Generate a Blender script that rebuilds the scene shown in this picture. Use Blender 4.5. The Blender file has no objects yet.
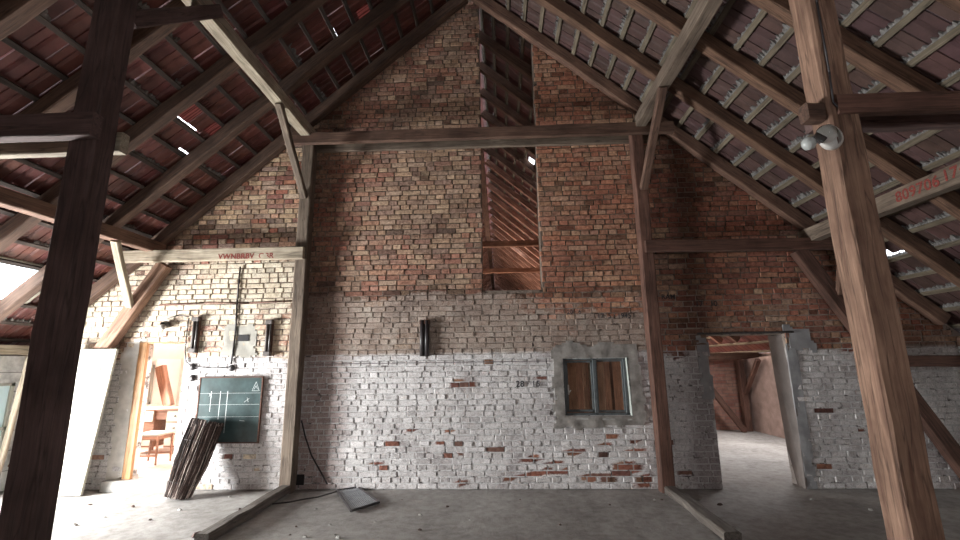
import bpy, math, random
from mathutils import Vector, Matrix, noise
S = bpy.context.scene
COL = S.collection
R = random.Random(7)

# ------------------------------------------------------------------ helpers
class MB:
    """collects faces; build() links ONE mesh object"""
    def __init__(s): s.v = []; s.f = []; s.mi = []; s.col = []; s.att = []
    def add(s, vs, fs, mi=0):
        b = len(s.v); s.v += [tuple(v) for v in vs]
        for f in fs: s.f.append([b + i for i in f]); s.mi.append(mi)
    def box(s, a, b, mi=0, jit=0, rnd=None):
        x0, y0, z0 = a; x1, y1, z1 = b
        vs = [(x, y, z) for z in (z0, z1) for y in (y0, y1) for x in (x0, x1)]
        if jit: vs = [tuple(c + rnd.uniform(-jit, jit) for c in v) for v in vs]
        s.add(vs, [(0,2,3,1),(4,5,7,6),(0,1,5,4),(2,6,7,3),(0,4,6,2),(1,3,7,5)], mi)
    def cyl(s, p, q, r0, r1=None, n=12, mi=0, caps=True):
        r1 = r0 if r1 is None else r1
        p = Vector(p); q = Vector(q); d = (q - p).normalized()
        u = d.orthogonal().normalized(); w = d.cross(u)
        vs = []
        for c, r in ((p, r0), (q, r1)):
            for i in range(n):
                a = 2*math.pi*i/n; vs.append(c + u*math.cos(a)*r + w*math.sin(a)*r)
        fs = [(i, (i+1) % n, n+(i+1) % n, n+i) for i in range(n)]
        if caps: fs += [tuple(range(n-1, -1, -1)), tuple(range(n, 2*n))]
        s.add(vs, fs, mi)
    def tube(s, pts, r, n=8, mi=0):
        for a, b in zip(pts[:-1], pts[1:]): s.cyl(a, b, r, r, n, mi)
    def lathe(s, prof, n=20, mi=0, M=None):
        vs = []; M = M or Matrix()
        for r, z in prof:
            for i in range(n):
                a = 2*math.pi*i/n; vs.append(M @ Vector((r*math.cos(a), r*math.sin(a), z)))
        fs = []
        for k in range(len(prof)-1):
            for i in range(n):
                j = (i+1) % n; fs.append((k*n+i, k*n+j, (k+1)*n+j, (k+1)*n+i))
        s.add(vs, fs, mi)
    def build(s, name, mat, parent=None, smooth=False, bevel=0, kind=None):
        me = bpy.data.meshes.new(name); me.from_pydata(s.v, [], s.f)
        for m in (mat if isinstance(mat, (list, tuple)) else [mat]): me.materials.append(m)
        if len(me.materials) > 1: me.polygons.foreach_set('material_index', s.mi)
        if smooth: me.polygons.foreach_set('use_smooth', [True]*len(me.polygons))
        me.update()
        o = bpy.data.objects.new(name, me); COL.objects.link(o)
        if parent: o.parent = parent
        if bevel:
            b = o.modifiers.new('bevel', 'BEVEL'); b.width = bevel; b.segments = 2; b.limit_method = 'ANGLE'
        if kind: o['kind'] = kind
        return o

def tag(o, label, cat, group=None, kind=None):
    o['label'] = label; o['category'] = cat
    if group: o['group'] = group
    if kind: o['kind'] = kind
    return o
def thing(name, label, cat, loc=(0, 0, 0), group=None):
    o = bpy.data.objects.new(name, None); COL.objects.link(o); o.location = loc
    o.empty_display_size = .1
    return tag(o, label, cat, group)
def at(o, root):          # keep world placement of a mesh built in world coordinates under an Empty
    o.location = o.location - root.location
    return o

# ------------------------------------------------------------------ materials
def mat(name):
    m = bpy.data.materials.new(name); m.use_nodes = True
    nt = m.node_tree; n = nt.nodes; b = n['Principled BSDF']
    return m, nt, n, nt.links, b
def ramp(n, stops):
    r = n.new('ShaderNodeValToRGB'); e = r.color_ramp.elements
    while len(e) > 1: e.remove(e[-1])
    e[0].position = stops[0][0]; e[0].color = (*stops[0][1], 1)
    for p, c in stops[1:]:
        x = e.new(p); x.color = (*c, 1)
    return r
def tnoise(n, l, vec, scale, detail=4, rough=.55, dist=0):
    t = n.new('ShaderNodeTexNoise'); t.inputs['Scale'].default_value = scale
    t.inputs['Detail'].default_value = detail; t.inputs['Roughness'].default_value = rough
    t.inputs['Distortion'].default_value = dist
    l.new(vec, t.inputs['Vector']); return t
def mix(n, l, fac, a, b, mode='MIX'):
    m = n.new('ShaderNodeMix'); m.data_type = 'RGBA'; m.blend_type = mode
    for sock, v in ((m.inputs[0], fac), (m.inputs[6], a), (m.inputs[7], b)):
        if hasattr(v, 'links'): l.new(v, sock)
        elif isinstance(v, (int, float)): sock.default_value = v
        else: sock.default_value = (*v, 1)
    return m.outputs[2]
def math_(n, l, op, a, b=0.0, clamp=False):
    m = n.new('ShaderNodeMath'); m.operation = op; m.use_clamp = clamp
    for sock, v in ((m.inputs[0], a), (m.inputs[1], b)):
        if hasattr(v, 'links'): l.new(v, sock)
        else: sock.default_value = v
    return m.outputs[0]
def bump(n, l, b, h, strength, dist=.01):
    u = n.new('ShaderNodeBump'); u.inputs['Strength'].default_value = strength
    u.inputs['Distance'].default_value = dist
    l.new(h, u.inputs['Height']); l.new(u.outputs[0], b.inputs['Normal'])

def wood(name, dark, light, rough=.85, grain=1.0):
    m, nt, n, l, b = mat(name)
    tc = n.new('ShaderNodeTexCoord'); oi = n.new('ShaderNodeObjectInfo')
    off = n.new('ShaderNodeVectorMath'); off.operation = 'ADD'
    cmb = n.new('ShaderNodeCombineXYZ')
    r10 = math_(n, l, 'MULTIPLY', oi.outputs['Random'], 37.0)
    for i in range(3): l.new(r10, cmb.inputs[i])
    l.new(tc.outputs['Object'], off.inputs[0]); l.new(cmb.outputs[0], off.inputs[1])
    mp = n.new('ShaderNodeMapping'); mp.inputs['Scale'].default_value = (1.3, 26*grain, 26*grain)
    l.new(off.outputs[0], mp.inputs[0])
    g = tnoise(n, l, mp.outputs[0], 1.6, 6, .65, .6)
    big = tnoise(n, l, off.outputs[0], 2.2, 4, .6)
    mp2 = n.new('ShaderNodeMapping'); mp2.inputs['Scale'].default_value = (.9, 17, 17)
    l.new(off.outputs[0], mp2.inputs[0])
    ck = tnoise(n, l, mp2.outputs[0], 1.1, 2, .5, .3)
    ckr = ramp(n, [(.475, (0, 0, 0)), (.5, (1, 1, 1)), (.525, (0, 0, 0))])
    l.new(ck.outputs[0], ckr.inputs[0])
    rp = ramp(n, [(.3, dark), (.55, tuple((a+c)/2 for a, c in zip(dark, light))), (.75, light)])
    l.new(g.outputs[0], rp.inputs[0])
    rb = ramp(n, [(.3, (.55, .5, .48)), (.7, (1.15, 1.12, 1.1))])
    l.new(big.outputs[0], rb.inputs[0])
    c = mix(n, l, 1.0, rp.outputs[0], rb.outputs[0], 'MULTIPLY')
    cf = math_(n, l, 'MULTIPLY', ckr.outputs[0], .55)
    c = mix(n, l, cf, c, tuple(x*.2 for x in dark))
    rv = math_(n, l, 'MULTIPLY_ADD', oi.outputs['Random'], .35)
    rv.node.inputs[2].default_value = .8
    hs = n.new('ShaderNodeHueSaturation'); l.new(c, hs.inputs['Color']); l.new(rv, hs.inputs['Value'])
    l.new(hs.outputs[0], b.inputs['Base Color'])
    b.inputs['Roughness'].default_value = rough
    h = math_(n, l, 'SUBTRACT', g.outputs[0], cf)
    bump(n, l, b, h, .6, .006)
    return m

def plain(name, col, rough=.7, metal=0, var=.25, scale=8, bmp=.2):
    m, nt, n, l, b = mat(name)
    tc = n.new('ShaderNodeTexCoord')
    t = tnoise(n, l, tc.outputs['Object'], scale, 5, .6)
    rp = ramp(n, [(.3, tuple(c*(1-var) for c in col)), (.7, tuple(min(1, c*(1+var)) for c in col))])
    l.new(t.outputs[0], rp.inputs[0]); l.new(rp.outputs[0], b.inputs['Base Color'])
    b.inputs['Roughness'].default_value = rough; b.inputs['Metallic'].default_value = metal
    bump(n, l, b, t.outputs[0], bmp, .01)
    return m

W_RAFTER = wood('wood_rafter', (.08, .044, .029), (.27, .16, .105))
W_RAFTERL = wood('wood_rafter_dark', (.065, .040, .030), (.20, .125, .09))  # darker brown for the left slope's rafters
W_FAR = wood('wood_far', (.26, .13, .09), (.60, .34, .25))
W_GREY = wood('wood_grey', (.12, .092, .07), (.34, .275, .215))
W_PALE = wood('wood_pale', (.28, .24, .175), (.62, .56, .45))
W_BROWN = wood('wood_brown', (.085, .042, .031), (.25, .135, .10))
W_TIE = wood('wood_tie', (.10, .056, .041), (.29, .175, .125))
W_POST = wood('wood_post', (.15, .082, .058), (.44, .29, .205), grain=.7)
W_POSTL = wood('wood_post_shaded', (.08, .050, .048), (.20, .13, .12), grain=.7)  # post wood with the near left post's backlit shade put into its colour
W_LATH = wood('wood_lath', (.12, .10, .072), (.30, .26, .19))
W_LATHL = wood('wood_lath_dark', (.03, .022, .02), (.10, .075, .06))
W_ORANGE = wood("wood_varnished", (.36, .17, .06), (.60, .34, .15), .5)
W_SILL = wood('wood_dusty', (.09, .08, .072), (.24, .215, .19))
W_LITWOOD = wood('wood_lit_plank', (.50, .27, .17), (.82, .52, .38), .7)  # paler wood that stands in for light on the closet planks
W_RED = wood('wood_red_brown', (.22, .095, .05), (.42, .22, .14), .55)
DARK = plain('dark_bakelite', (.035, .03, .032), .45, 0, .3)
STEEL = plain('dull_steel', (.12, .11, .11), .45, .6, .3, 30)
FUSEC = plain('worn_bakelite', (.10, .085, .08), .6, 0, .5, 20)
WHITEP = plain('white_porcelain', (.6, .58, .55), .35)
PAINT = plain('cream_paint', (.36, .355, .30), .5, 0, .05, 3, .05)
BLUEGREY = plain('grey_blue_paint', (.11, .125, .13), .6, 0, .25, 14)
RENDER = plain('grey_render', (.30, .28, .26), .95, 0, .35, 9, .8)
WHITEPL = plain('white_plaster', (.80, .72, .66), .9, 0, .06, 4)
PINKPL = plain('pinkish_plaster', (.36, .26, .23), .9, 0, .25, 5, .3)
GREENPL = plain('pale_reveal_plaster', (.50, .54, .50), .9, 0, .1, 6)
MORTARW = plain('mortar_white', (.20, .192, .185), 1, 0, .4, 40, .8)
REDP = plain('red_paint', (.24, .045, .035), .8, 0, .5, 60)
BLACKP = plain('black_paint', (.05, .045, .05), .8, 0, .4, 60)
CHALK = plain('chalk', (.62, .66, .66), .9, 0, .3, 80)
STONE = plain('threshold_stone', (.38, .37, .35), .9, 0, .3, 12, .5)
DKGREY = plain('hole_shade', (.03, .028, .03), .9)  # colour of the shade inside the wall holes

def glass_mat():
    m, nt, n, l, b = mat('window_glass')
    n.remove(b); out = n['Material Output']
    t = n.new('ShaderNodeBsdfTransparent'); g = n.new('ShaderNodeBsdfGlossy')
    g.inputs['Roughness'].default_value = .03
    t.inputs[0].default_value = (.95, .97, .96, 1)
    x = n.new('ShaderNodeMixShader'); x.inputs[0].default_value = .06
    l.new(t.outputs[0], x.inputs[1]); l.new(g.outputs[0], x.inputs[2])
    l.new(x.outputs[0], out.inputs[0]); return m
GLASS = glass_mat()

def brick_mat():
    m, nt, n, l, b = mat('brickwork')
    tc = n.new('ShaderNodeTexCoord'); v = tc.outputs['Object']
    a = n.new('ShaderNodeAttribute'); a.attribute_name = 'brickcol'
    w = n.new('ShaderNodeAttribute'); w.attribute_name = 'wash'
    n1 = tnoise(n, l, v, 22, 5, .65); n2 = tnoise(n, l, v, 60, 3, .6); n3 = tnoise(n, l, v, 1.7, 4, .6)
    rb = ramp(n, [(.3, (.6, .57, .55)), (.7, (1.3, 1.28, 1.25))]); l.new(n1.outputs[0], rb.inputs[0])
    c = mix(n, l, 1.0, a.outputs['Color'], rb.outputs[0], 'MULTIPLY')
    # whitewash sits where the wash value beats the noise
    s = math_(n, l, 'MULTIPLY_ADD', n1.outputs[0], .9); s.node.inputs[2].default_value = -.45
    s = math_(n, l, 'ADD', s, w.outputs['Fac'])
    s = math_(n, l, 'MULTIPLY_ADD', s, 3.0, True); s.node.inputs[2].default_value = -1.0
    wr = ramp(n, [(.32, (.60, .58, .59)), (.5, (.76, .75, .76)), (.7, (.82, .81, .81))]); l.new(n3.outputs[0], wr.inputs[0])
    w2 = ramp(n, [(.36, (.62, .6, .58)), (.52, (1, 1, 1))]); l.new(n2.outputs[0], w2.inputs[0])
    wc = mix(n, l, .8, wr.outputs[0], w2.outputs[0], 'MULTIPLY')
    sp = n.new('ShaderNodeSeparateXYZ'); l.new(v, sp.inputs[0])
    up_ = math_(n, l, 'MULTIPLY_ADD', sp.outputs[2], 25.0, True); up_.node.inputs[2].default_value = -43.0
    lf_ = math_(n, l, 'MULTIPLY_ADD', sp.outputs[0], -25.0, True); lf_.node.inputs[2].default_value = -60.0
    n4 = tnoise(n, l, v, 3.2, 5, .65)
    be = ramp(n, [(.3, (.33, .25, .21)), (.5, (.44, .36, .31)), (.7, (.50, .45, .40))]); l.new(n4.outputs[0], be.inputs[0])
    cr = ramp(n, [(.3, (.50, .42, .31)), (.6, (.68, .63, .52))]); l.new(n4.outputs[0], cr.inputs[0])
    w3 = mix(n, l, lf_, be.outputs[0], cr.outputs[0])
    w3 = mix(n, l, .8, w3, w2.outputs[0], 'MULTIPLY')
    wc = mix(n, l, up_, wc, w3)
    c = mix(n, l, s, c, wc)
    n5 = tnoise(n, l, v, 1.1, 6, .68, .5); st = ramp(n, [(.34, (.62, .57, .57)), (.48, (1.0, .98, .97)), (.62, (1.15, 1.13, 1.12))]); l.new(n5.outputs[0], st.inputs[0])
    c = mix(n, l, 1.0, c, st.outputs[0], 'MULTIPLY')
    for x0_, w_, col_ in ((3.02, .26, (.50, .47, .48)), (-2.12, .46, (.62, .50, .47))):  # soot streak at right; left band is stain plus the post's shadow in colour
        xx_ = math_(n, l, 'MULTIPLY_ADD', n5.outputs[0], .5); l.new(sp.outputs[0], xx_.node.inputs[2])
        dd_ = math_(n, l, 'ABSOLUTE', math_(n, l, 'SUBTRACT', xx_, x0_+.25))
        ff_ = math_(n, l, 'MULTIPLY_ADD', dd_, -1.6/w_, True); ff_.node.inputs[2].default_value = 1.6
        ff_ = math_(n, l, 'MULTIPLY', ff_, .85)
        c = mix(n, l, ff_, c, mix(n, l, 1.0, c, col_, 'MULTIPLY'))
    n6 = tnoise(n, l, v, 11, 5, .7); s6 = ramp(n, [(.38, (.55, .52, .52)), (.5, (1, 1, 1))]); l.new(n6.outputs[0], s6.inputs[0])
    c = mix(n, l, .5, c, s6.outputs[0], 'MULTIPLY')
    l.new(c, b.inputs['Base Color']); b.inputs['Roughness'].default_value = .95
    h = math_(n, l, 'ADD', n1.outputs[0], math_(n, l, 'MULTIPLY', n2.outputs[0], .5))
    bump(n, l, b, h, .7, .012)
    return m
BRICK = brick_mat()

def mortar_mat():
    m, nt, n, l, b = mat('mortar')
    tc = n.new('ShaderNodeTexCoord'); v = tc.outputs['Object']
    sp = n.new('ShaderNodeSeparateXYZ'); l.new(v, sp.inputs[0])
    t = tnoise(n, l, v, 2.5, 5, .65); t2 = tnoise(n, l, v, 30, 3, .6)
    z = math_(n, l, 'MULTIPLY_ADD', t.outputs[0], .25); l.new(sp.outputs[2], z.node.inputs[2])
    r = ramp(n, [(0, (.66, .65, .65)), (.495, (.64, .63, .63)), (.505, (.38, .32, .28)), (.69, (.34, .28, .24)), (.74, (.20, .155, .125)), (1, (.18, .14, .11))])
    l.new(math_(n, l, 'MULTIPLY', z, .27), r.inputs[0])
    t4 = tnoise(n, l, v, 9, 4, .7); r2 = ramp(n, [(.37, (.24, .22, .21)), (.47, (.97, .97, .97))]); l.new(t4.outputs[0], r2.inputs[0])
    c = mix(n, l, 1.0, r.outputs[0], r2.outputs[0], 'MULTIPLY')
    l.new(c, b.inputs['Base Color']); b.inputs['Roughness'].default_value = 1
    bump(n, l, b, t2.outputs[0], .8, .01); return m
MORTAR = mortar_mat()

def tile_mat(name, d, li, rough=.6):
    m, nt, n, l, b = mat(name)
    tc = n.new('ShaderNodeTexCoord'); v = tc.outputs['Object']
    a = n.new('ShaderNodeAttribute'); a.attribute_name = 'tilecol'
    t = tnoise(n, l, v, 6, 5, .6); t2 = tnoise(n, l, v, 45, 3, .6)
    r = ramp(n, [(.3, d), (.7, li)]); l.new(t.outputs[0], r.inputs[0])
    c = mix(n, l, 1.0, r.outputs[0], a.outputs['Color'], 'MULTIPLY')
    l.new(c, b.inputs['Base Color']); b.inputs['Roughness'].default_value = rough
    bump(n, l, b, t2.outputs[0], .3, .004); return m
TILE_R = tile_mat('clay_tile_right', (.058, .031, .028), (.110, .062, .057), .7)
TILE_L = tile_mat('clay_tile_left', (.085, .027, .023), (.155, .055, .045), .45)

def floor_mat():
    m, nt, n, l, b = mat('dusty_screed')
    tc = n.new('ShaderNodeTexCoord'); v = tc.outputs['Object']
    t = tnoise(n, l, v, .9, 7, .62, .4); t2 = tnoise(n, l, v, 9, 6, .7); t3 = tnoise(n, l, v, 70, 3, .7)
    r = ramp(n, [(.25, (.24, .225, .215)), (.5, (.35, .335, .32)), (.75, (.46, .445, .43))]); l.new(t.outputs[0], r.inputs[0])
    r2 = ramp(n, [(.3, (.7, .68, .66)), (.6, (1.08, 1.08, 1.08))]); l.new(t2.outputs[0], r2.inputs[0])
    c = mix(n, l, 1, r.outputs[0], r2.outputs[0], 'MULTIPLY')
    r3 = ramp(n, [(.28, (.35, .32, .3)), (.36, (1, 1, 1))]); l.new(t3.outputs[0], r3.inputs[0])
    c = mix(n, l, .7, c, r3.outputs[0], 'MULTIPLY')
    l.new(c, b.inputs['Base Color']); b.inputs['Roughness'].default_value = .85
    h = math_(n, l, 'ADD', t2.outputs[0], math_(n, l, 'MULTIPLY', t3.outputs[0], .3))
    bump(n, l, b, h, .45, .012); return m
FLOOR = floor_mat()

# ------------------------------------------------------------------ roof geometry
Z0, SL = 7.33, .87                     # rafter underside: z = Z0 - SL*|x|
CA = math.atan(SL); cs, sn = math.cos(CA), math.sin(CA)
def under(x): return Z0 - SL*abs(x)
RH = .16                               # rafter depth
def roofpt(side, s, y, h):             # s along the slope from the ridge, h above rafter underside
    return Vector((side*(s*cs + h*sn), y, Z0 - s*sn + h*cs))

# ------------------------------------------------------------------ beams
def beam(name, p0, p1, w, d, m, up=(0, 0, 1), parent=None, jit=.004, ch=.010, step=.25, bow=0.0):
    """hewn timber: local x runs along the grain; w sideways, d along 'up'"""
    p0 = Vector(p0); p1 = Vector(p1); ax = p1 - p0; L = ax.length; ax.normalize()
    up = Vector(up); yv = up.cross(ax).normalized(); zv = ax.cross(yv).normalized()
    n = max(2, int(L/step)); vs = []; fs = []
    rr = random.Random(hash((round(p0.x, 2), round(p0.y, 2), round(p0.z, 2), round(L, 2))) & 0xffff)
    sec = [(-w/2+ch, -d/2), (w/2-ch, -d/2), (w/2, -d/2+ch), (w/2, d/2-ch), (w/2-ch, d/2), (-w/2+ch, d/2), (-w/2, d/2-ch), (-w/2, -d/2+ch)]
    for i in range(n+1):
        t = i/n; b = bow*math.sin(math.pi*t)
        dy = rr.uniform(-jit, jit); dz = rr.uniform(-jit, jit)
        for (a, c) in sec:
            vs.append((t*L, a+dy+rr.uniform(-jit, jit)*.5, c+dz+b+rr.uniform(-jit, jit)*.5))
    for i in range(n):
        for k in range(8):
            j = (k+1) % 8; fs.append((i*8+k, (i+1)*8+k, (i+1)*8+j, i*8+j))
    fs.append(tuple(range(8))); fs.append(tuple(n*8+k for k in range(7, -1, -1)))
    mb = MB(); mb.add(vs, fs); o = mb.build(name, m, parent)
    M = Matrix((ax, yv, zv)).transposed().to_4x4(); M.translation = p0
    if parent: M.translation = p0 - parent.location
    o.matrix_basis = M
    return o

def text_mesh(name, body, m, size, M, parent, shear=0):
    cu = bpy.data.curves.new(name, 'FONT'); cu.body = body; cu.size = size; cu.extrude = .0012; cu.offset = size*.02; cu.shear = shear
    cu.align_x = 'CENTER'; cu.align_y = 'CENTER'; cu.space_character = 1.05
    tmp = bpy.data.objects.new('tmp_text', cu); COL.objects.link(tmp)
    dg = bpy.context.evaluated_depsgraph_get(); dg.update()
    me = bpy.data.meshes.new_from_object(tmp.evaluated_get(dg))
    bpy.data.objects.remove(tmp); bpy.data.curves.remove(cu)
    me.materials.clear(); me.materials.append(m); me.name = name
    o = bpy.data.objects.new(name, me); COL.objects.link(o)
    if parent:
        o.parent = parent; o.matrix_basis = parent.matrix_basis.inverted() @ M
    else: o.matrix_basis = M
    return o

# ------------------------------------------------------------------ camera
f = 452.0
Pv = Vector((21, -93, -f)).normalized(); Vv = Vector((-29, 2205., -f))
Zv = (Vv - Vv.dot(Pv)*Pv).normalized(); Xv = Pv.cross(Zv)
cam = bpy.data.cameras.new('camera'); co = bpy.data.objects.new('camera', cam); COL.objects.link(co)
Rm = Matrix((Xv, Pv, Zv))            # rows: world axes seen from the camera = camera-to-world rotation
M = Rm.to_4x4(); M.translation = (.36, -6.3, 1.6); co.matrix_world = M
cam.sensor_width = 36; cam.lens = f/960*36; cam.clip_start = .05
S.camera = co

# ------------------------------------------------------------------ floor
YB, YF = -8.4, 27.0
mb = MB()
def fz(x, y): return 0.012*noise.noise(Vector((x*.8, y*.8, 3)))+.004*noise.noise(Vector((x*5, y*5, 1)))-.006
nx, ny = 110, 120
xs = [-6.6+13.2*i/nx for i in range(nx+1)]; ys = [YB+(6.2-YB)*j/ny for j in range(ny+1)]
vs = [(x, y, fz(x, y)) for y in ys for x in xs]
fs = [(j*(nx+1)+i, j*(nx+1)+i+1, (j+1)*(nx+1)+i+1, (j+1)*(nx+1)+i) for j in range(ny) for i in range(nx)]
mb.add(vs, fs); mb.box((-6.6, YB, -.25), (6.6, 6.2, -.03)); mb.box((-6.6, 6.2, -.25), (6.6, YF, -.006))
mb.build('floor', FLOOR, kind='structure', smooth=False)

# ------------------------------------------------------------------ brick gable wall (in view)
OPEN = [(-4.80, -4.10, 0.0, 1.955), (.12, .965, 2.60, 9), (1.20, 2.07, .905, 1.645), (3.14, 4.175, 0, 1.935)]
WT = .30
mb = MB()
xb = [-6.55, -4.80, -4.10, 0, .12, .965, 1.20, 2.07, 3.14, 4.175, 6.55]
def top(x): return under(x) + .17
for x0, x1 in zip(xb[:-1], xb[1:]):
    xm = (x0+x1)/2; zs = [(0, None)]
    for a, b, c, d in OPEN:
        if a <= xm <= b:
            zs = ([(0, c)] if c > 0 else []) + ([(d, None)] if d < 8 else [])
    for z0, z1 in zs:
        t0, t1 = (z1, z1) if z1 is not None else (top(x0), top(x1))
        vs = [(x0, .009, z0), (x1, .009, z0), (x1, .009, t1), (x0, .009, t0), (x0, WT, z0), (x1, WT, z0), (x1, WT, t1), (x0, WT, t0)]
        mb.add(vs, [(0,1,2,3),(5,4,7,6),(0,4,5,1),(3,2,6,7),(0,3,7,4),(1,5,6,2)])
wall = mb.build('wall_back', MORTAR, kind='structure')

PEEL = [(-.161+.36, 1.37, .12, .11), (-.42+.0, 1.14, .06, .05)]
def px2w(px, py):          # photo reading of the wall's marks, turned into metres on the wall
    d = Rm @ Vector((px-480, 270-py, -f)); t = 6.3/d.y
    return .36+d.x*t, 1.6+d.z*t
SPOTS = [(577,296,.2),(592,299,.2),(606,303,.22),(620,297,.18),(580,308,.12),(611,311,.14),(630,306,.12),(463,383,.20),(432,402,.06),(442,440,.07),(450,446,.06),(460,452,.09),(460,462,.08),(488,452,.06),(549,456,.07),(548,470,.07),(553,463,.05),
         (572,451,.07),(609,437,.08),(605,444,.07),(614,461,.08),(631,466,.18),(617,466,.12),(634,450,.06),(590,478,.12),(607,478,.14),(533,458,.05),(463,484,.10),
         (450,430,.05),(400,425,.05),(395,432,.04),(374,464,.05),(413,430,.04),(547,378,.05),(527,475,.05),(510,476,.08),(636,440,.05),(255,470,.06),(340,426,.04),
         (356,432,.05),(397,480,.07),(566,470,.05),(647,480,.12),(690,470,.05),(860,430,.05),(742,350,.01)]
SPOTS = [(*px2w(a, b), r) for a, b, r in SPOTS]
def wash_at(x, z):
    nz = noise.noise(Vector((x*1.3, z*1.3, 5.)))
    nz2 = noise.noise(Vector((x*5, z*5, 9.)))
    if -2.4 < x < 2.4:
        edge = 1.70 + .015*nz
        if z < edge: w = 1.0 + .1*nz
        elif z < 2.55 + .08*nz: w = .80 + .25*nz + .08*nz2 - max(0, (z-2.15))*1.1*(1 if x > .3 else .4)
        else: w = .02 + .10*nz2 + (.18 if x < .1 else 0)*(.5+nz)
    elif x <= -2.4:
        if z < 1.72 + .03*nz: w = 1.0 + .1*nz
        elif z < 3.1: w = .60 + .25*nz + .1*nz2
        else: w = .18 + .2*nz
    else:
        if z < 1.78 + .22*nz: w = .92 + .15*nz
        elif z < 2.2: w = .25 + .3*nz
        else: w = .0 + .1*nz
    for a, b, r in SPOTS:
        q = math.hypot(x-a, (z-b)*1.2)
        if q < r*.62: w = min(w, -.2)
    if z < .25 and w > .5: w -= .22*(.25-z)/.25*(1+nz2)
    return w
def brickcolor(x, z, r):
    def pick(pal): 
        a = r.choice(pal); k = r.uniform(.80, 1.2); g = sum(a)/3; return tuple((c*.82+g*.18)*k*1.42 for c in a)
    red = [(.30, .105, .065), (.26, .09, .06), (.34, .14, .08), (.20, .08, .06), (.33, .17, .10), (.24, .12, .09)]
    yel = [(.36, .25, .15), (.40, .30, .19), (.33, .22, .14), (.30, .17, .11), (.37, .28, .20), (.27, .19, .14), (.22, .15, .12)]
    cream = [(.52, .46, .34), (.47, .40, .29), (.55, .50, .40), (.42, .34, .25), (.40, .22, .16)]
    nz = noise.noise(Vector((x*.9, z*.9, 2.)))
    if x <= -2.4:
        if z > 3.1: c = pick(yel if r.random() < .7+nz else red)
        else: c = pick(cream if r.random() < .85 else red)
    elif x < .12: c = pick(yel if r.random() < .74+nz*.9 else red)
    elif x < 2.4: c = pick(red if r.random() < .45+nz*.9 else yel); c = tuple(a_*.5+b_*.5 for a_, b_ in zip(c, (.50, .235, .145)))
    else: c = pick(red if r.random() < .72+nz else yel); c = tuple(a_*.7+b_*.3 for a_, b_ in zip(c, (.42, .185, .12)))
    if -2.4 < x < .12: c = tuple(a_*.6+b_*.4 for a_, b_ in zip(c, (.44, .285, .215)))
    d = 1.0
    if 2.9 < x < 3.2: d *= .75
    if r.random() < .06: d *= .5
    if z < 1.72 and x > -2.4: c = tuple(q_*.72 for q_ in pick(red))
    if abs(z-2.56) < .07 and abs(x) < 2.4: d *= r.uniform(.35, .7)
    return tuple(v*d for v in c)
verts = []; faces = []; cols = []; washes = []
rb = random.Random(3)
CH = .0752
k = 0
while k*CH < 7.5:
    z0 = k*CH + .002; z1 = (k+1)*CH - .006
    zm = (z0+z1)/2
    xl = min(6.5, (Z0 + .15 - z1)/SL)
    if xl > .05:
        iv = [(-xl, xl)]
        for a, b, c, d in OPEN:
            if z1 > c+.004 and z0 < d-.004:
                ja = a + rb.uniform(-.012, .018)*(1 if c > 2 else .3); jb = b + rb.uniform(-.018, .012)*(1 if c > 2 else .3)
                iv = [q for (p, s) in iv for q in ((p, min(s, ja)), (max(p, jb), s)) if q[1]-q[0] > .03]
        head = (k % 2 == 1); LB = .13 if head else .262
        x = -6.7 + (0 if not head else .066) + rb.uniform(-.02, .02)
        while x < 6.7:
            ln = LB*rb.uniform(.93, 1.07)
            if rb.random() < .12: ln = .13 if not head else .2
            a = x; b = x+ln-.010; x += ln
            for (p, s) in iv:
                a1, b1 = max(a, p), min(b, s)
                if b1-a1 < .035: continue
                xm = (a1+b1)/2
                if (1.08 < xm < 2.20 and .79 < zm < 1.80): continue
                c = brickcolor(xm, zm, rb)
                wm = wash_at(xm, zm)
                painted = wm > .75
                y = rb.uniform(-.006, .003) if not painted else rb.uniform(-.006, .004)
                j = .0035
                dz0 = rb.uniform(-j, j); dz1 = rb.uniform(-j, j); sag = .009*noise.noise(Vector((a1*1.7, zm*2.5, 7)))+rb.uniform(-.003, .003)
                if painted: a1 -= .003; b1 += .003; zz0, zz1 = z0-.001, z1+.003
                else: zz0, zz1 = z0, z1
                tl = rb.uniform(-.005, .005)
                outer = [(a1, .02, zz0), (b1, .02, zz0), (b1, .02, zz1), (a1, .02, zz1)]
                bv = .005 if not painted else .010
                inn = [(a1+bv+rb.uniform(0, j), y+tl, zz0+bv+dz0), (b1-bv-rb.uniform(0, j), y-tl, zz0+bv+dz0*.5),
                       (b1-bv-rb.uniform(0, j), y-tl, zz1-bv+dz1), (a1+bv+rb.uniform(0, j), y+tl, zz1-bv+dz1)]
                base = len(verts); verts += outer + inn
                faces += [(base+4, base+5, base+6, base+7)] + [(base+q, base+(q+1) % 4, base+4+(q+1) % 4, base+4+q) for q in range(4)]
                pj = rb.uniform(-.12, .12)
                if painted and rb.random() < (.035 if zm < .6 else .006): pj = -.75
                for q_ in range(base, base+8): verts[q_] = (verts[q_][0], verts[q_][1], verts[q_][2]+sag)
                for (vx, vy, vz) in outer+inn:
                    cols.append(c); washes.append(wash_at(vx, vz)+pj - (.25 if vy == .02 else 0))
    k += 1
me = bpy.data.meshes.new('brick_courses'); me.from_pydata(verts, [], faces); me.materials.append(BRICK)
ca = me.color_attributes.new('brickcol', 'FLOAT_COLOR', 'POINT')
ca.data.foreach_set('color', [v for c in cols for v in (*c, 1)])
wa = me.attributes.new('wash', 'FLOAT', 'POINT'); wa.data.foreach_set('value', washes)
bo = bpy.data.objects.new('brick_courses', me); COL.objects.link(bo); bo.parent = wall

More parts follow.
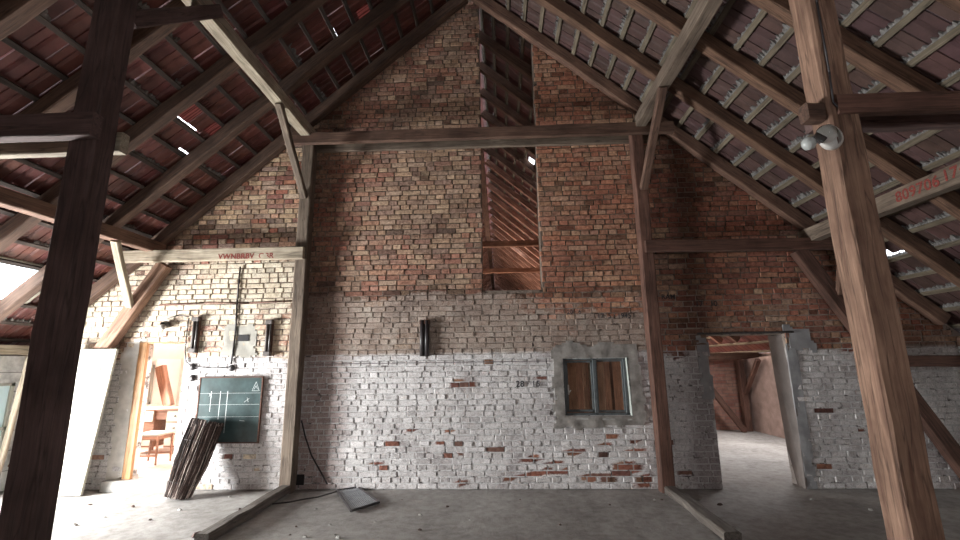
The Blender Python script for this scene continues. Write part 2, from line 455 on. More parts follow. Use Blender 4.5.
# lettering chalked and painted on the wall
def wallM(x, z, y=-.012, s=1): return Matrix(((1, 0, 0, x), (0, 0, -1, y), (0, 1, 0, z), (0, 0, 0, 1)))
text_mesh('painted_date', '28 \u00b7 15', BLACKP, .11, wallM(*px2w(528, 384)), wall)
text_mesh('painted_date', '17 \u00b7 10', BLACKP, .10, wallM(*px2w(706, 304)), wall)
text_mesh('painted_lettering', '17\u00b7 5 \u00b7 1945', BLACKP, .09, wallM(*px2w(614, 316)), wall)
text_mesh('painted_lettering', '20 \u00b7 6', BLACKP, .08, wallM(*px2w(574, 312)), wall)
text_mesh('painted_lettering', 'RAM', BLACKP, .09, wallM(*px2w(668, 297)), wall)

# render patches round the openings
def patch(name, x0, x1, z0, z1, hole, m, y=-.004, amp=.03, parent=wall, seed=1):
    mb = MB(); h = hole; st = .03
    nxp = int((x1-x0)/st); nzp = int((z1-z0)/st); idx = {}
    rr = random.Random(seed)
    for i in range(nxp+1):
        for j in range(nzp+1):
            X = x0+(x1-x0)*i/nxp; Zc = z0+(z1-z0)*j/nzp
            idx[i, j] = (X, y-.006+.012*noise.noise(Vector((X*6, Zc*6, seed))), Zc)
    V = []; vi = {}
    F = []
    def g(k_):
        if k_ not in vi: vi[k_] = len(V); V.append(idx[k_])
        return vi[k_]
    for i in range(nxp):
        for j in range(nzp):
            X = (idx[i, j][0]+idx[i+1, j+1][0])/2; Zc = (idx[i, j][2]+idx[i+1, j+1][2])/2
            if h and h[0]-.005 < X < h[1]+.005 and h[2]-.005 < Zc < h[3]+.005: continue
            e = min(X-x0, x1-X, Zc-z0 if z0 > .05 else 9, z1-Zc)
            if e < amp*(1+1.6*noise.noise(Vector((X*7, Zc*7, seed+.5)))): continue
            F.append((g((i, j)), g((i+1, j)), g((i+1, j+1)), g((i, j+1))))
    # a skin with thickness back to the masonry
    nv = len(V); V2 = V+[(a, .018, c) for a, b, c in V]; ec = {}
    for q in F:
        for a, b in zip(q, q[1:]+q[:1]): ec[(a, b)] = 1
    for (a, b) in list(ec):
        if (b, a) not in ec: F.append((b, a, a+nv, b+nv))
    mb.add(V2, F); return mb.build(name, m, parent, smooth=False)
patch('plaster_surround', 1.04, 2.26, .72, 1.89, (1.20, 2.07, .905, 1.645), RENDER, y=-.006, amp=.035, seed=2)
patch('plaster_jamb', 4.16, 4.56, 1.68, 2.06, None, plain('pale_grey_render1', (.33, .33, .34), .95, 0, .2, 5, .5), y=-.003, amp=.05, seed=14)
patch('plaster_jamb', 4.10, 4.30, 0, 1.80, (3.0, 4.155, 0, 1.95), plain('pale_grey_render', (.33, .33, .34), .95, 0, .3, 5, .5), y=-.002, amp=.012, seed=4)
patch('plaster_jamb', 3.00, 3.16, 1.1, 1.93, None, plain('pale_grey_render2', (.34, .34, .35), .95, 0, .2, 5, .5), y=-.001, amp=.015, seed=5)
patch('plaster_jamb', -5.03, -4.65, .10, 2.03, (-4.762, -4.0, .0, 1.955), plain('cream_render', (.64, .61, .57), .95, 0, .2, 6, .6), y=-.002, amp=.03, seed=6)
patch('plaster_patch', -3.62, -3.02, 1.72, 2.22, (-2.99, -2.83, 1.9, 2.0), plain('grey_patch', (.34, .325, .29), .95, 0, .2, 6, .6), y=-.001, amp=.05, seed=8)
mb = MB(); x, z = px2w(244, 338); mb.box((x-.075, -.016, z-.045), (x+.075, .0, z+.045)); mb.build('socket_niche', DKGREY, wall)  # shade of the niche as a dark block on the wall face
# straight ledge line under the raw brick and the cable channel in the whitewash
None and beam('wall_ledge', (-2.3, -.004, 2.60), (1.9, -.004, 2.60), .03, .018, RENDER, parent=wall, jit=.006, ch=.003)
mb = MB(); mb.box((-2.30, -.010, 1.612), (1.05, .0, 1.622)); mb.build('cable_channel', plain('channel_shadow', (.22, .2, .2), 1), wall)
# door lintels
beam('door_lintel', (3.02, -.005, 1.955), (4.28, -.005, 1.955), .05, .028, STEEL, parent=wall)
# right doorway reveal, splayed and plastered
mb = MB()
mb.add([(4.15, -.006, 0), (4.19, -.006, 1.935), (4.13, WT+.02, 1.935), (4.19, WT+.02, 0), (4.18, -.004, 0), (4.2, -.004, 1.935), (4.3, WT+.02, 1.935), (4.3, WT+.02, 0)],
       [(0, 3, 2, 1), (0, 1, 5, 4), (3, 7, 6, 2), (1, 2, 6, 5)])
mb.build('door_reveal', plain('reveal_plaster', (.20, .175, .165), .9, 0, .2, 5, .3), wall)

# ------------------------------------------------------------------ other walls
mb = MB()
WIN = (-2.75, -.95, .30, 1.50)     # window in the left knee wall: y0,y1,z0,z1
XK = 6.36
def knee(mb, side, wins, y0, y1, ztop=1.78):
    ys = sorted([y0, y1]+[w[0] for w in wins]+[w[1] for w in wins])
    for a, b in zip(ys[:-1], ys[1:]):
        w = [q for q in wins if q[0] <= (a+b)/2 <= q[1]]
        zs = [(0, ztop)] if not w else [(0, w[0][2]), (w[0][3], ztop)]
        for c, d in zs:
            xa, xb_ = sorted((side*XK, side*(XK+.25))); mb.box((xa, a, c), (xb_, b, d))
WIN2 = (-.66, -.14, .12, 1.42); knee(mb, -1, [WIN, WIN2], YB, .0)
def painted_brick(name, c1, c2, mort, sc=1):
    m, nt, n, l, b = mat(name); tc = n.new('ShaderNodeTexCoord')
    mp = n.new('ShaderNodeMapping'); mp.inputs['Rotation'].default_value = (math.radians(90), 0, math.radians(90) if name.startswith('side') else 0)
    l.new(tc.outputs['Object'], mp.inputs[0])
    t = n.new('ShaderNodeTexBrick'); l.new(mp.outputs[0], t.inputs[0]); t.inputs['Scale'].default_value = 1
    t.inputs['Brick Width'].default_value = .26; t.inputs['Row Height'].default_value = .0752; t.inputs['Mortar Size'].default_value = .006
    t.inputs['Color1'].default_value = (*c1, 1); t.inputs['Color2'].default_value = (*c2, 1); t.inputs['Mortar'].default_value = (*mort, 1)
    nz = tnoise(n, l, tc.outputs['Object'], 7, 5, .65); r = ramp(n, [(.3, (.6, .6, .6)), (.7, (1.15, 1.15, 1.15))]); l.new(nz.outputs[0], r.inputs[0])
    c = mix(n, l, 1, t.outputs[0], r.outputs[0], 'MULTIPLY'); l.new(c, b.inputs['Base Color']); b.inputs['Roughness'].default_value = .95
    h = math_(n, l, 'SUBTRACT', nz.outputs[0], t.outputs['Fac']); bump(n, l, b, h, .6, .01); return m
KW = painted_brick('side_whitewashed', (.55, .55, .53), (.62, .62, .6), (.25, .24, .23))
mb.build('wall_left', KW, kind='structure')
mb = MB(); knee(mb, 1, [], YB, .0); mb.build('wall_right', KW, kind='structure')
mb = MB()
for xa, xb2, za, zb in ((.45, .50, 1.85, 3.35), (1.90, 1.95, 1.85, 3.35), (.45, 1.95, 1.85, 1.90), (.45, 1.95, 3.30, 3.35), (1.17, 1.23, 1.85, 3.35)): mb.box((xa, YB-.15, za), (xb2, YB-.08, zb))
mb.build('window_9', PAINT, kind='structure')  # unseen window added behind the camera for general fill
mb = MB(); GX = (.45, 1.95, 1.85, 3.35)
for x0, x1 in ((-6.6, 0), (0, GX[0]), (GX[0], GX[1]), (GX[1], 6.6)):
    for z0, z1 in (((0, GX[2]), (GX[3], None)) if x0 == GX[0] else ((0, None),)):
        t0, t1 = (z1, z1) if z1 else (under(x0)+.2, under(x1)+.2)
        mb.add([(x0, YB-.25, z0), (x1, YB-.25, z0), (x1, YB-.25, t1), (x0, YB-.25, t0), (x0, YB, z0), (x1, YB, z0), (x1, YB, t1), (x0, YB, t0)], [(0,1,2,3),(5,4,7,6),(0,4,5,1),(3,2,6,7),(0,3,7,4),(1,5,6,2)])
_unused = MB(); _unused.add([(-6.6, YB, 0), (6.6, YB, 0), (6.6, YB, under(6.6)+.2), (0, YB, Z0+.2), (-6.6, YB, under(6.6)+.2), 
                   (-6.6, YB-.25, 0), (6.6, YB-.25, 0), (6.6, YB-.25, under(6.6)+.2), (0, YB-.25, Z0+.2), (-6.6, YB-.25, under(6.6)+.2)],
                  [(4,3,2,1,0), (5,6,7,8,9), (0,1,6,5), (1,2,7,6), (2,3,8,7), (3,4,9,8), (4,0,5,9)])
mb.build('wall_front', painted_brick('front_brick', (.25, .12, .08), (.32, .2, .13), (.15, .13, .12)), kind='structure')

def translucent_tile():  # daylight on clay tile ribs, put in as translucent banded colour
    m, nt, n, l, b = mat('red_lit_tile'); t_ = n.new('ShaderNodeBsdfTranslucent'); tc = n.new('ShaderNodeTexCoord'); w_ = n.new('ShaderNodeTexWave'); w_.bands_direction = 'Y'; w_.inputs['Scale'].default_value = 9; w_.inputs['Distortion'].default_value = 2
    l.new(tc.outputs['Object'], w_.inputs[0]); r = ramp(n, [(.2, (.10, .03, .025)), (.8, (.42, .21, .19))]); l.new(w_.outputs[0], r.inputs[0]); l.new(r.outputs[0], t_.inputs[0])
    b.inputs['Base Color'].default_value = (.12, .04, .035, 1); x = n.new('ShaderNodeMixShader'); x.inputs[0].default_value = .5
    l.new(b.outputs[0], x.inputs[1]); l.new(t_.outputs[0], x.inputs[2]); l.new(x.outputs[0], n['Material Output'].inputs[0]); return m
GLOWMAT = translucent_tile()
# ------------------------------------------------------------------ roof covering: tiles as geometry
LS = .32                                  # lath spacing
NR = 28
TW = .2175
def tiles(side, y0, y1, mat_, name, detail=True):
    rr = random.Random(11 if side < 0 else 12); V = []; F = []; C = []; GI = []
    ny_ = int(round((y1-y0)/TW))
    prof = [(0, .026), (.07, .024), (.10, -.002), (.40, .0), (.50, .014), (.60, 0.0), (.95, -.002), (1.0, .002)] if detail else [(0, .012), (.2, 0), (1.0, 0.004)]
    hb = RH+.030
    for r in range(NR+1):
        for c in range(ny_):
            ya = y0+c*TW; s_lo = (r+1)*LS+.02; s_up = r*LS-.035
            if r == 0: s_up = 0.0
            # openings for the roof windows
            skip = False
            for (sd, a, b, s0, s1) in SKY:
                if sd == side and ya+TW > a+.001 and ya < b-.001 and s_lo > s0+.05 and s_up < s1-.05: skip = True
            if skip: continue
            ym = ya+TW/2; sh = rr.uniform(-.006, .006); lift = 0; dl = rr.uniform(-.004, .003); gl = 0; gr = 0; cut = 0
            if side < 0 and detail:
                q = rr.random()
                if q < .12: gl = rr.uniform(.004, .012)
                if rr.random() < .16: cut = rr.uniform(.004, .014)
            for (sd, yy, rw, kind, amt) in LOOSE:
                if sd == side and ya <= yy < ya+TW and r == rw:
                    if kind == 'shift': s_lo -= amt; s_up -= amt
                    if kind == 'gap': gl = amt
                    if kind == 'open': s_lo -= amt
            k_ = rr.uniform(.75, 1.2); tint = (k_, k_*rr.uniform(.88, 1.05), k_*rr.uniform(.88, 1.05))
            f0 = len(F); base = len(V); m_ = len(prof)
            for lay in ((0, .013) if detail else (0,)):
                for vi_, s in ((0, s_up), (1, s_lo)):
                    for pi, (u, hh) in enumerate(prof):
                        yy = ya + u*(TW+.012) - .004 + sh*(.5)
                        if pi < 2: yy += gl*(1.6 if vi_ else 1)
                        ss = s + (dl if vi_ else 0)
                        if vi_ and pi <= 1: ss -= cut
                        h = hb + hh + lay + (.018 if vi_ else .0) + lift
                        V.append(tuple(roofpt(side, ss, yy, h))); C.append(tint)
            q = 2*m_
            for i in range(m_-1):
                F.append((base+i, base+i+1, base+m_+i+1, base+m_+i))
                if detail:
                    F.append((base+q+i, base+q+m_+i, base+q+m_+i+1, base+q+i+1))
                    F.append((base+m_+i, base+m_+i+1, base+q+m_+i+1, base+q+m_+i))
            if detail:
                F.append((base, base+m_, base+q+m_, base+q)); F.append((base+m_-1, base+2*m_-1, base+q+2*m_-1, base+q+m_-1))
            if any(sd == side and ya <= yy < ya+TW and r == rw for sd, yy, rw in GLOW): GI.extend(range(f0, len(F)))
    # ridge capping
    base = len(V); n_ = 6
    for y in (y0, y1):
        for i in range(n_+1):
            a = math.pi*(.12+.76*i/n_); V.append((math.cos(a)*.16, y, Z0+.20+math.sin(a)*.09)); C.append((1, 1, 1))
    if side > 0:
        for i in range(n_): F.append((base+i, base+i+1, base+n_+2+i, base+n_+1+i))
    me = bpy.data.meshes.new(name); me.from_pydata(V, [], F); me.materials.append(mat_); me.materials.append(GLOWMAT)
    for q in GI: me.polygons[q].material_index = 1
    a = me.color_attributes.new('tilecol', 'FLOAT_COLOR', 'POINT'); a.data.foreach_set('color', [v for c in C for v in (*c, 1)])
    o = bpy.data.objects.new(name, me); COL.objects.link(o); return o
# roof windows: side, y0, y1, s0, s1 (s along slope from ridge)
Y0R = -8.5; 
SKY = [(-1, -2.41, -.72, 7.04, 7.68), (1, 2.0, 3.3, 6.55, 7.6), (-1, 5.0, 7.2, 5.5, 7.2), (-1, 10.0, 13.0, 5.5, 7.2), (1, 12.2, 12.9, 1.0, 1.9)]
def sy(y): return Y0R + round((y-Y0R)/TW)*TW
SKY = [(a, sy(b), sy(c), round(d/LS)*LS, round(e/LS)*LS) for a, b, c, d, e in SKY]
# slipped tiles that let daylight through: side, y, row, kind, amount
def row_of(x): return int(abs(x)/cs/LS)
GLOW = [(-1, -1.09, 5), (-1, -.88, 5), (-1, -1.09, 13), (-1, -1.36, 13)]  # clay tiles that get the painted daylit ribs
LOOSE = [(-1, -1.02, 6, 'shift', .068), (-1, -1.36, 13, 'shift', .068), (-1, -1.31, 13, 'shift', .072), (-1, -1.06, 14, 'shift', .075),
         (-1, -2.59, 12, 'gap', .014), (-1, -2.01, 13, 'gap', .016), (-1, -3.0, 15, 'gap', .012),
         (1, -.40, 21, 'open', .16), (1, -.62, 21, 'shift', .09), (1, 4.27, 4, 'open', .25), (1, 4.45, 4, 'open', .25), (1, 5.2, 5, 'open', .15)]
for side, nm, mt in ((-1, 'ceiling_left', TILE_L), (1, 'ceiling_right', TILE_R)):
    o = tiles(side, Y0R, sy(.4), mt, nm); o['kind'] = 'structure'
    o2 = tiles(side, sy(.4), sy(YF), TILE_L, 'tiles_beyond_wall', False); o2.parent = o
    if side > 0: CR = o
    else: CLft = o

# mortar torching squeezed along the laths, inside face of the tiles
def torching(side, dens, name, parent, ymax=.3):
    rr = random.Random(5+side); mb = MB()
    for r in range(1, NR):
        s = r*LS
        y = -7.0
        while y < ymax:
            ln = rr.uniform(.25, .9)
            if rr.random() < dens:
                n_ = int(ln/.013); a = []; b = []; amp = rr.uniform(.03, .08)
                for i in range(n_+1):
                    yy = y+ln*i/n_
                    if any(sd == side and q0-.1 < yy < q1+.1 and s0-.1 < s < s1+.1 for sd, q0, q1, s0, s1 in SKY): break
                    t = rr.random()**1.6*amp + .006; hh = RH+.030-rr.uniform(.001, .008)
                    a.append((yy, t, hh))
                for i in range(len(a)-1):
                    y0_, t0, h0 = a[i]; y1_, t1, h1 = a[i+1]
                    sb = s-.027
                    P = [roofpt(side, sb, y0_, RH+.012), roofpt(side, sb, y1_, RH+.012), roofpt(side, sb-t1, y1_, h1), roofpt(side, sb-t0, y0_, h0)]
                    Q = [p+Vector((side*sn, 0, cs))*.02 for p in P]
                    mb.add(P+Q, [(0,1,2,3), (3,2,6,7), (4,7,6,5), (0,3,7,4), (1,5,6,2)])
            y += ln
    return mb.build(name, MORTARW, parent)
torching(1, .93, 'mortar_torching', CR); torching(-1, .16, 'mortar_torching', CLft)

# ------------------------------------------------------------------ laths
for side, mt, sn_ in ((1, W_LATH, 'right'), (-1, W_LATHL, 'left')):
    for r in range(0, NR+1):
        s = .06 if r == 0 else r*LS
        segs = [(-8.3, YF-.2)]
        for sd, a, b, s0, s1 in SKY:
            if sd == side and s0+.05 < s < s1-.05:
                segs = [q for p, e in segs for q in ((p, min(e, a-.03)), (max(p, b+.03), e)) if q[1]-q[0] > .1]
        for a, b in segs:
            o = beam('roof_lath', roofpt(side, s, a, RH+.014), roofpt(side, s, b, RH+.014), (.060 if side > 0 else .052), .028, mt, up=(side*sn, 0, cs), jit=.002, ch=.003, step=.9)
            tag(o, ('pale sawn lath with white mortar fringe under the right roof tiles' if side > 0 else 'dark sawn lath under the red tiles of the left roof slope'),
                'lath', f'tiling laths on the {sn_} roof slope')

# ------------------------------------------------------------------ rafters
def rafter(side, y, w, m, s0=.0, s1=8.1):
    o = beam('rafter', roofpt(side, s0, y, RH/2), roofpt(side, s1, y, RH/2), w, RH, m, up=(side*sn, 0, cs), jit=.004)
    return o
YS = [-.10, -.93, -1.75, -2.57, -3.34, -4.2, -5.05, -5.9, -6.75]
posn = ['lying against the brick gable', 'second from the brick gable', 'third from the brick gable', 'fourth from the brick gable',
        'fifth from the gable, by the near post', 'sixth from the brick gable', 'seventh from the brick gable', 'eighth from the brick gable', 'ninth from the brick gable']
for side in (1, -1):
    for i, y in enumerate(YS):
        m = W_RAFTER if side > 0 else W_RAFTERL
        if side > 0 and i == 0: m = W_TIE
        s0 = .06 if side < 0 else .0
        o = rafter(side, y, .125, m, s0)
        tag(o, f"{'brown' if side > 0 else 'dark brown'} rafter of the {'right' if side > 0 else 'left'} roof slope, {posn[i]}", 'rafter', f"rafters of the {'right' if side > 0 else 'left'} slope")
    y = .80
    while y < YF-.5:
        if side > 0 or y > 3.5:
            o = rafter(side, y, .11, W_FAR if y > 6 else W_TIE, s0=(.12 if side < 0 else 0), s1=8.1 if (side < 0 or y > 5) else 7.55)
            tag(o, f"brown rafter of the {'right' if side > 0 else 'left'} roof slope beyond the brick gable", 'rafter', f"rafters beyond the gable, {'right' if side > 0 else 'left'} slope")
        y += .87

# ------------------------------------------------------------------ timber frame
VY = (0, 1, 0)
def post(x, y, z1, m, w=.17, d=.16, z0=0.0, x1=None): return beam('timber_post', (x, y, z0), (x if x1 is None else x1, y, z1), w, d, m, up=VY, ch=.014)
GW = W_GREY
p = post(-2.44, -.115, 4.86, GW); tag(p, 'grey timber post against the brick wall beside the blackboard', 'post')
p = post(2.40, -.115, 4.86, W_BROWN); tag(p, 'brown timber post against the brick wall right of the small window', 'post')
PL = post(-2.41, -3.56, 4.93, W_POSTL, .19, .17); tag(PL, 'near dark timber post at the left, in front of the white door leaf', 'post')
PR = post(2.465, -3.66, 4.80, W_POST, .175, .17, x1=2.43); tag(PR, 'near reddish timber post at the right that carries the glass lamp', 'post')
# collars (clamping pairs) and ties
def pair(z, x0, x1, y, m, lab, h=.16, t=.07, gap=.16, pb=None, roofc=None):
    for q, yy in (('front', y-gap/2-t/2), ('rear', y+gap/2+t/2)):
        o = beam('collar_beam' if z > 4 else 'tie_beam', (x0, yy, z), (x1, yy, z), t, h, m, up=(0, 0, 1), ch=.006)
        tag(o, f'{lab}, {q} plank of the pair', 'beam'); yield o
def single(name, a, b, w, h, m, lab, up=(0, 0, 1), cat='beam', **k):
    o = beam(name, a, b, w, h, m, up=up, **k); return tag(o, lab, cat)
single('collar_beam', (-2.78, -.235, 4.90), (2.90, -.235, 4.88), .075, .17, W_TIE, 'long brown collar beam across the gable wall above the slot, front plank', ch=.006)
single('collar_beam', (-2.60, -.03, 4.86), (2.62, -.03, 4.84), .06, .16, W_GREY, 'thin grey collar plank lying on the brick face behind the long collar beam', ch=.006)
TL = single('tie_beam', (-5.05, -.235, 3.155), (-2.38, -.235, 3.155), .075, .17, W_PALE, 'pale tie beam with red painted letters above the left doorway', ch=.006)
single('tie_beam', (2.36, -.235, 3.13), (4.98, -.235, 3.11), .075, .16, W_BROWN, 'dark brown tie beam on the wall above the right doorway', ch=.006)
single('tie_beam', (-4.85, -3.69, 3.17), (-2.27, -3.69, 3.17), .08, .165, W_POSTL, 'dark tie beam at the near left post, front plank', ch=.006)
single('tie_beam', (-4.95, -3.44, 3.17), (-2.29, -3.44, 3.17), .07, .15, W_PALE, 'pale edged tie plank behind the dark tie beam at the near left post', ch=.006)
single('tie_beam', (2.40, -3.735, 3.09), (4.9, -3.735, 3.09), .06, .125, W_BROWN, 'reddish brown tie beam running right from the near right post', ch=.006)
single('tie_beam', (2.38, -3.53, 3.10), (4.9, -3.53, 3.10), .07, .14, W_POSTL, 'dark rear tie plank behind the reddish beam at the near right post', ch=.006)
for s_, m_, w_ in ((-1, W_POSTL, 'left'), (1, W_POST, 'right')):
    pass
# purlins
single('purlin', (-2.46, -7.9, 5.02), (-2.46, -.03, 5.02), .15, .17, W_PALE, 'pale upper purlin along the left roof slope above the left posts', ch=.008)
single('purlin', (2.44, -7.9, 4.98), (2.44, -.03, 4.98), .15, .17, W_GREY, 'grey brown upper purlin along the right roof slope above the right posts', ch=.008)
single('purlin', (-4.62, -7.9, 3.30), (-4.62, -.03, 3.30), .15, .16, W_TIE, 'brown lower purlin running to the wall under the left roof slope', ch=.008)
LP = single('purlin', (4.60, -7.9, 3.24), (4.60, -.03, 3.24), .14, .19, W_GREY, 'grey lower purlin with red painted numbers under the right roof slope', ch=.008)
# struts down from the lower purlins
single('strut', (-4.47, -.12, 3.06), (-6.15, -.12, .30), .18, .14, W_POST, 'inclined brown strut above the white door leaf, under the left purlin', up=VY, cat='strut')
single('strut', (4.44, -.12, 3.06), (6.14, -.12, .02), .18, .14, W_BROWN, 'inclined brown strut against the whitewashed wall at the far right', up=VY, cat='strut')
single('strut', (-4.55, -3.56, 3.06), (-6.25, -3.56, .04), .14, .14, W_TIE, 'inclined strut outside the near left post', up=VY, cat='strut')
single('strut', (4.55, -3.66, 3.06), (6.25, -3.66, .04), .14, .14, W_TIE, 'inclined strut outside the near right post', up=VY, cat='strut')
# knee braces
single('knee_brace', (-2.44, -1.13, 4.93), (-2.44, -.20, 3.99), .085, .09, W_GREY, 'short pale knee brace from the left upper purlin to the wall post', up=(1, 0, 0), cat='brace', jit=.003)
single('knee_brace', (2.42, -1.22, 4.90), (2.42, -.20, 3.98), .09, .10, W_TIE, 'short brown knee brace from the right upper purlin to the wall post', up=(1, 0, 0), cat='brace', jit=.003)
single('knee_brace', (-2.42, -3.47, 4.16), (-2.42, -2.52, 5.08), .12, .15, W_POSTL, 'dark knee brace rising from the near left post to the upper purlin', up=(1, 0, 0), cat='brace')
single('knee_brace', (-4.60, -.86, 3.22), (-4.86, -.18, 2.45), .07, .10, W_PALE, 'small pale knee brace between the left purlin and the inclined strut', up=(1, 0, 0), cat='brace', jit=.003)
single('knee_brace', (4.60, -.80, 3.16), (4.86, -.18, 2.45), .07, .10, W_TIE, 'small brown knee brace behind the near right post', up=(1, 0, 0), cat='brace', jit=.003)
# low members at the eaves
single('wall_plate', (-6.36, -8.3, 1.86), (-6.36, -.03, 1.86), .16, .13, W_PALE, 'pale wall plate along the left eave', ch=.006)
single('wall_plate', (6.40, -8.3, 1.80), (6.40, -.03, 1.80), .14, .12, W_TIE, 'brown wall plate along the right eave', ch=.006)
single('tie_beam', (5.30, -.22, 1.56), (6.30, -.22, 1.55), .07, .14, W_BROWN, 'low brown tie between strut and eave at the far right wall', ch=.006)
single('eave_post', (6.16, -.30, 1.62), (6.28, -.30, .0), .10, .09, W_BROWN, 'short dark post at the far right eave', up=VY, cat='post')
single('leaning_board', (-6.12, -.25, 1.76), (-6.25, -.29, .0), .075, .05, W_PALE, 'slim pale board standing in the far left corner', up=VY, cat='board')

# lettering in red paint on two timbers
def purl_M(y, z, x=4.5275): return Matrix(((0, 0, -1, x), (-1, 0, 0, y), (0, 1, 0, z), (0, 0, 0, 1)))
text_mesh('painted_number', '809706', REDP, .155, purl_M(-1.86, 3.235), LP)
text_mesh('painted_number', '17\u00b79A5', REDP, .15, purl_M(-2.36, 3.25), LP)
text_mesh('painted_lettering', 'VWNBRBV  OBR', REDP, .105, wallM(-3.19, 3.115, -.2735), TL)

# sills on the floor
single('floor_sill', (-2.43, -.05, .05), (-2.43, -1.86, .05), .13, .10, W_SILL, 'low timber sill on the floor running forward from the left wall post', ch=.015, jit=.008)
single('floor_sill', (2.42, -.05, .045), (2.40, -1.76, .045), .15, .09, W_SILL, 'low grey timber sill on the floor running forward from the right wall post', ch=.015, jit=.008)

# ------------------------------------------------------------------ windows, lights
def skylight(i, side, a, b, s0, s1):
    mb = MB(); t = .045
    for (ya, yb, sa, sb) in ((a-t, a, s0-t, s1+t), (b, b+t, s0-t, s1+t), (a, b, s0-t, s0), (a, b, s1, s1+t)):
        P = [roofpt(side, s, y, h) for h in (RH+.022, RH+.06) for s in (sa, sb) for y in (ya, yb)]
        mb.add(P, [(0,1,3,2), (4,6,7,5), (0,4,5,1), (2,3,7,6), (0,2,6,4), (1,5,7,3)])
    o = mb.build(f'window_{i}', PAINT, kind='structure')
    g = MB(); P = [roofpt(side, s, y, h) for h in (RH+.045, RH+.05) for s in (s0, s1) for y in (a, b)]
    g.add(P, [(0,1,3,2), (4,6,7,5), (0,4,5,1), (2,3,7,6), (0,2,6,4), (1,5,7,3)]); g.build('glass_pane', GLASS, o)
for i, (sd, a, b, s0, s1) in enumerate(SKY): skylight(i+3, sd, a, b, s0, s1)
def arealight(name, loc, direction, sx, sy_, power, col=(1, 1, 1), spread=180):
    L = bpy.data.lights.new(name, 'AREA'); L.shape = 'RECTANGLE'; L.size = sx; L.size_y = sy_; L.energy = power; L.color = col
    L.spread = math.radians(spread)
    o = bpy.data.objects.new(name, L); COL.objects.link(o); o.location = loc
    o.rotation_euler = Vector(direction).to_track_quat('-Z', 'Y').to_euler(); return o
# knee-wall window at the left, outside the frame: frame, mullions, glass; daylight enters here
y0, y1, z0, z1 = WIN
mb = MB(); xw = -XK-.12; t = .05
for ya, yb, za, zb in ((y0, y0+t, z0, z1), (y1-t, y1, z0, z1), (y0, y1, z0, z0+t), (y0, y1, z1-t, z1), ((y0+y1)/2-.03, (y0+y1)/2+.03, z0, z1)):
    mb.box((xw-.03, ya, za), (xw+.03, yb, zb))
w2 = mb.build('window_2', PAINT, kind='structure')
mb = MB(); mb.box((xw-.003, y0, z0), (xw+.003, y1, z1)); mb.build('glass_pane', GLASS, w2)
arealight('daylight_left_window', (-XK-.30, (y0+y1)/2, (z0+z1)/2), (1, .12, .08), 1.1, 1.7, 1450, (1, .965, .97))
arealight('daylight_roof_window', tuple(roofpt(-1, (SKY[0][3]+SKY[0][4])/2, (SKY[0][1]+SKY[0][2])/2, RH+.14)), (.75, .0, -.8), .85, 1.4, 45, (1, .98, .98))
arealight('added_gable_fill', (1.2, YB-.30, 2.6), (0, 1, .15), 1.4, 1.4, 26, (1, .95, .9))  # added fill light behind the camera

y0, y1, z0, z1 = WIN2; mb = MB(); t = .04; xw = -XK-.05
for ya, yb, za, zb in ((y0, y0+t, z0, z1), (y1-t, y1, z0, z1), (y0, y1, z0, z0+t), (y0, y1, z1-t, z1), (y0, y1, .80, .84)): mb.box((xw-.03, ya, za), (xw+.03, yb, zb))
w10 = mb.build('window_10', PAINT, kind='structure')
def frosted():
    m, nt, n, l, b = mat('frosted_glass'); n.remove(b); t_ = n.new('ShaderNodeBsdfTranslucent'); t_.inputs[0].default_value = (.22, .26, .26, 1)
    g = n.new('ShaderNodeBsdfDiffuse'); g.inputs[0].default_value = (.4, .45, .45, 1); x = n.new('ShaderNodeAddShader')
    l.new(t_.outputs[0], x.inputs[0]); l.new(g.outputs[0], x.inputs[1]); l.new(x.outputs[0], n['Material Output'].inputs[0]); return m
mb = MB(); mb.box((xw-.004, y0, z0), (xw+.004, y1, z1)); mb.build('glass_pane', frosted(), w10)
# casement window in the brick wall
w1 = thing('window_1', 'small window', 'window', (1.635, 0, .905)); del w1['label']; del w1['category']; w1['kind'] = 'structure'
mb = MB(); a, b, c, d = 1.20, 2.07, .905, 1.645; t = .03; ya, yb = .02, .08
for xa, xb2, za, zb in ((a, b, c-.01, c+t), (a, b, d-.022, d), (a, a+t, c, d), (2.01, 2.04, c, d), (1.60, 1.64, c, d)):
    mb.box((xa, ya, za), (xb2, yb, zb))
at(mb.build('window_frame', BLUEGREY, w1, bevel=.003), w1)
mb = MB()   # casement: left sash, slightly proud
for xa, xb2, za, zb in ((1.235, 1.61, .945, .975), (1.235, 1.61, 1.59, 1.618), (1.235, 1.262, .945, 1.618), (1.575, 1.61, .945, 1.618)):
    mb.box((xa, .05, za), (xb2, .085, zb))
sa = at(mb.build('casement', BLUEGREY, w1, bevel=.002), w1)
mb = MB(); mb.box((1.262, .066, .97), (1.575, .070, 1.6)); g_ = mb.build('glass_pane', GLASS, sa)
mb = MB(); mb.cyl((1.262, .045, 1.17), (1.262, .045, 1.30), .010); mb.cyl((1.262, .045, 1.19), (1.262, .06, 1.19), .012); mb.cyl((1.262, .04, 1.19), (1.29, .03, 1.23), .009)
mb.build('casement_latch', WHITEP, sa)
mb = MB(); mb.box((1.64, .05, .94), (1.66, .08, 1.62)); mb.box((1.99, .05, .94), (2.012, .08, 1.62)); mb.box((1.66, .05, .94), (1.99, .08, .965)); mb.box((1.66, .05, 1.60), (1.99, .08, 1.62))
sb = at(mb.build('casement', BLUEGREY, w1, bevel=.002), w1)
mb = MB(); mb.box((1.66, .063, .965), (1.99, .067, 1.60)); mb.build('glass_pane', GLASS, sb)
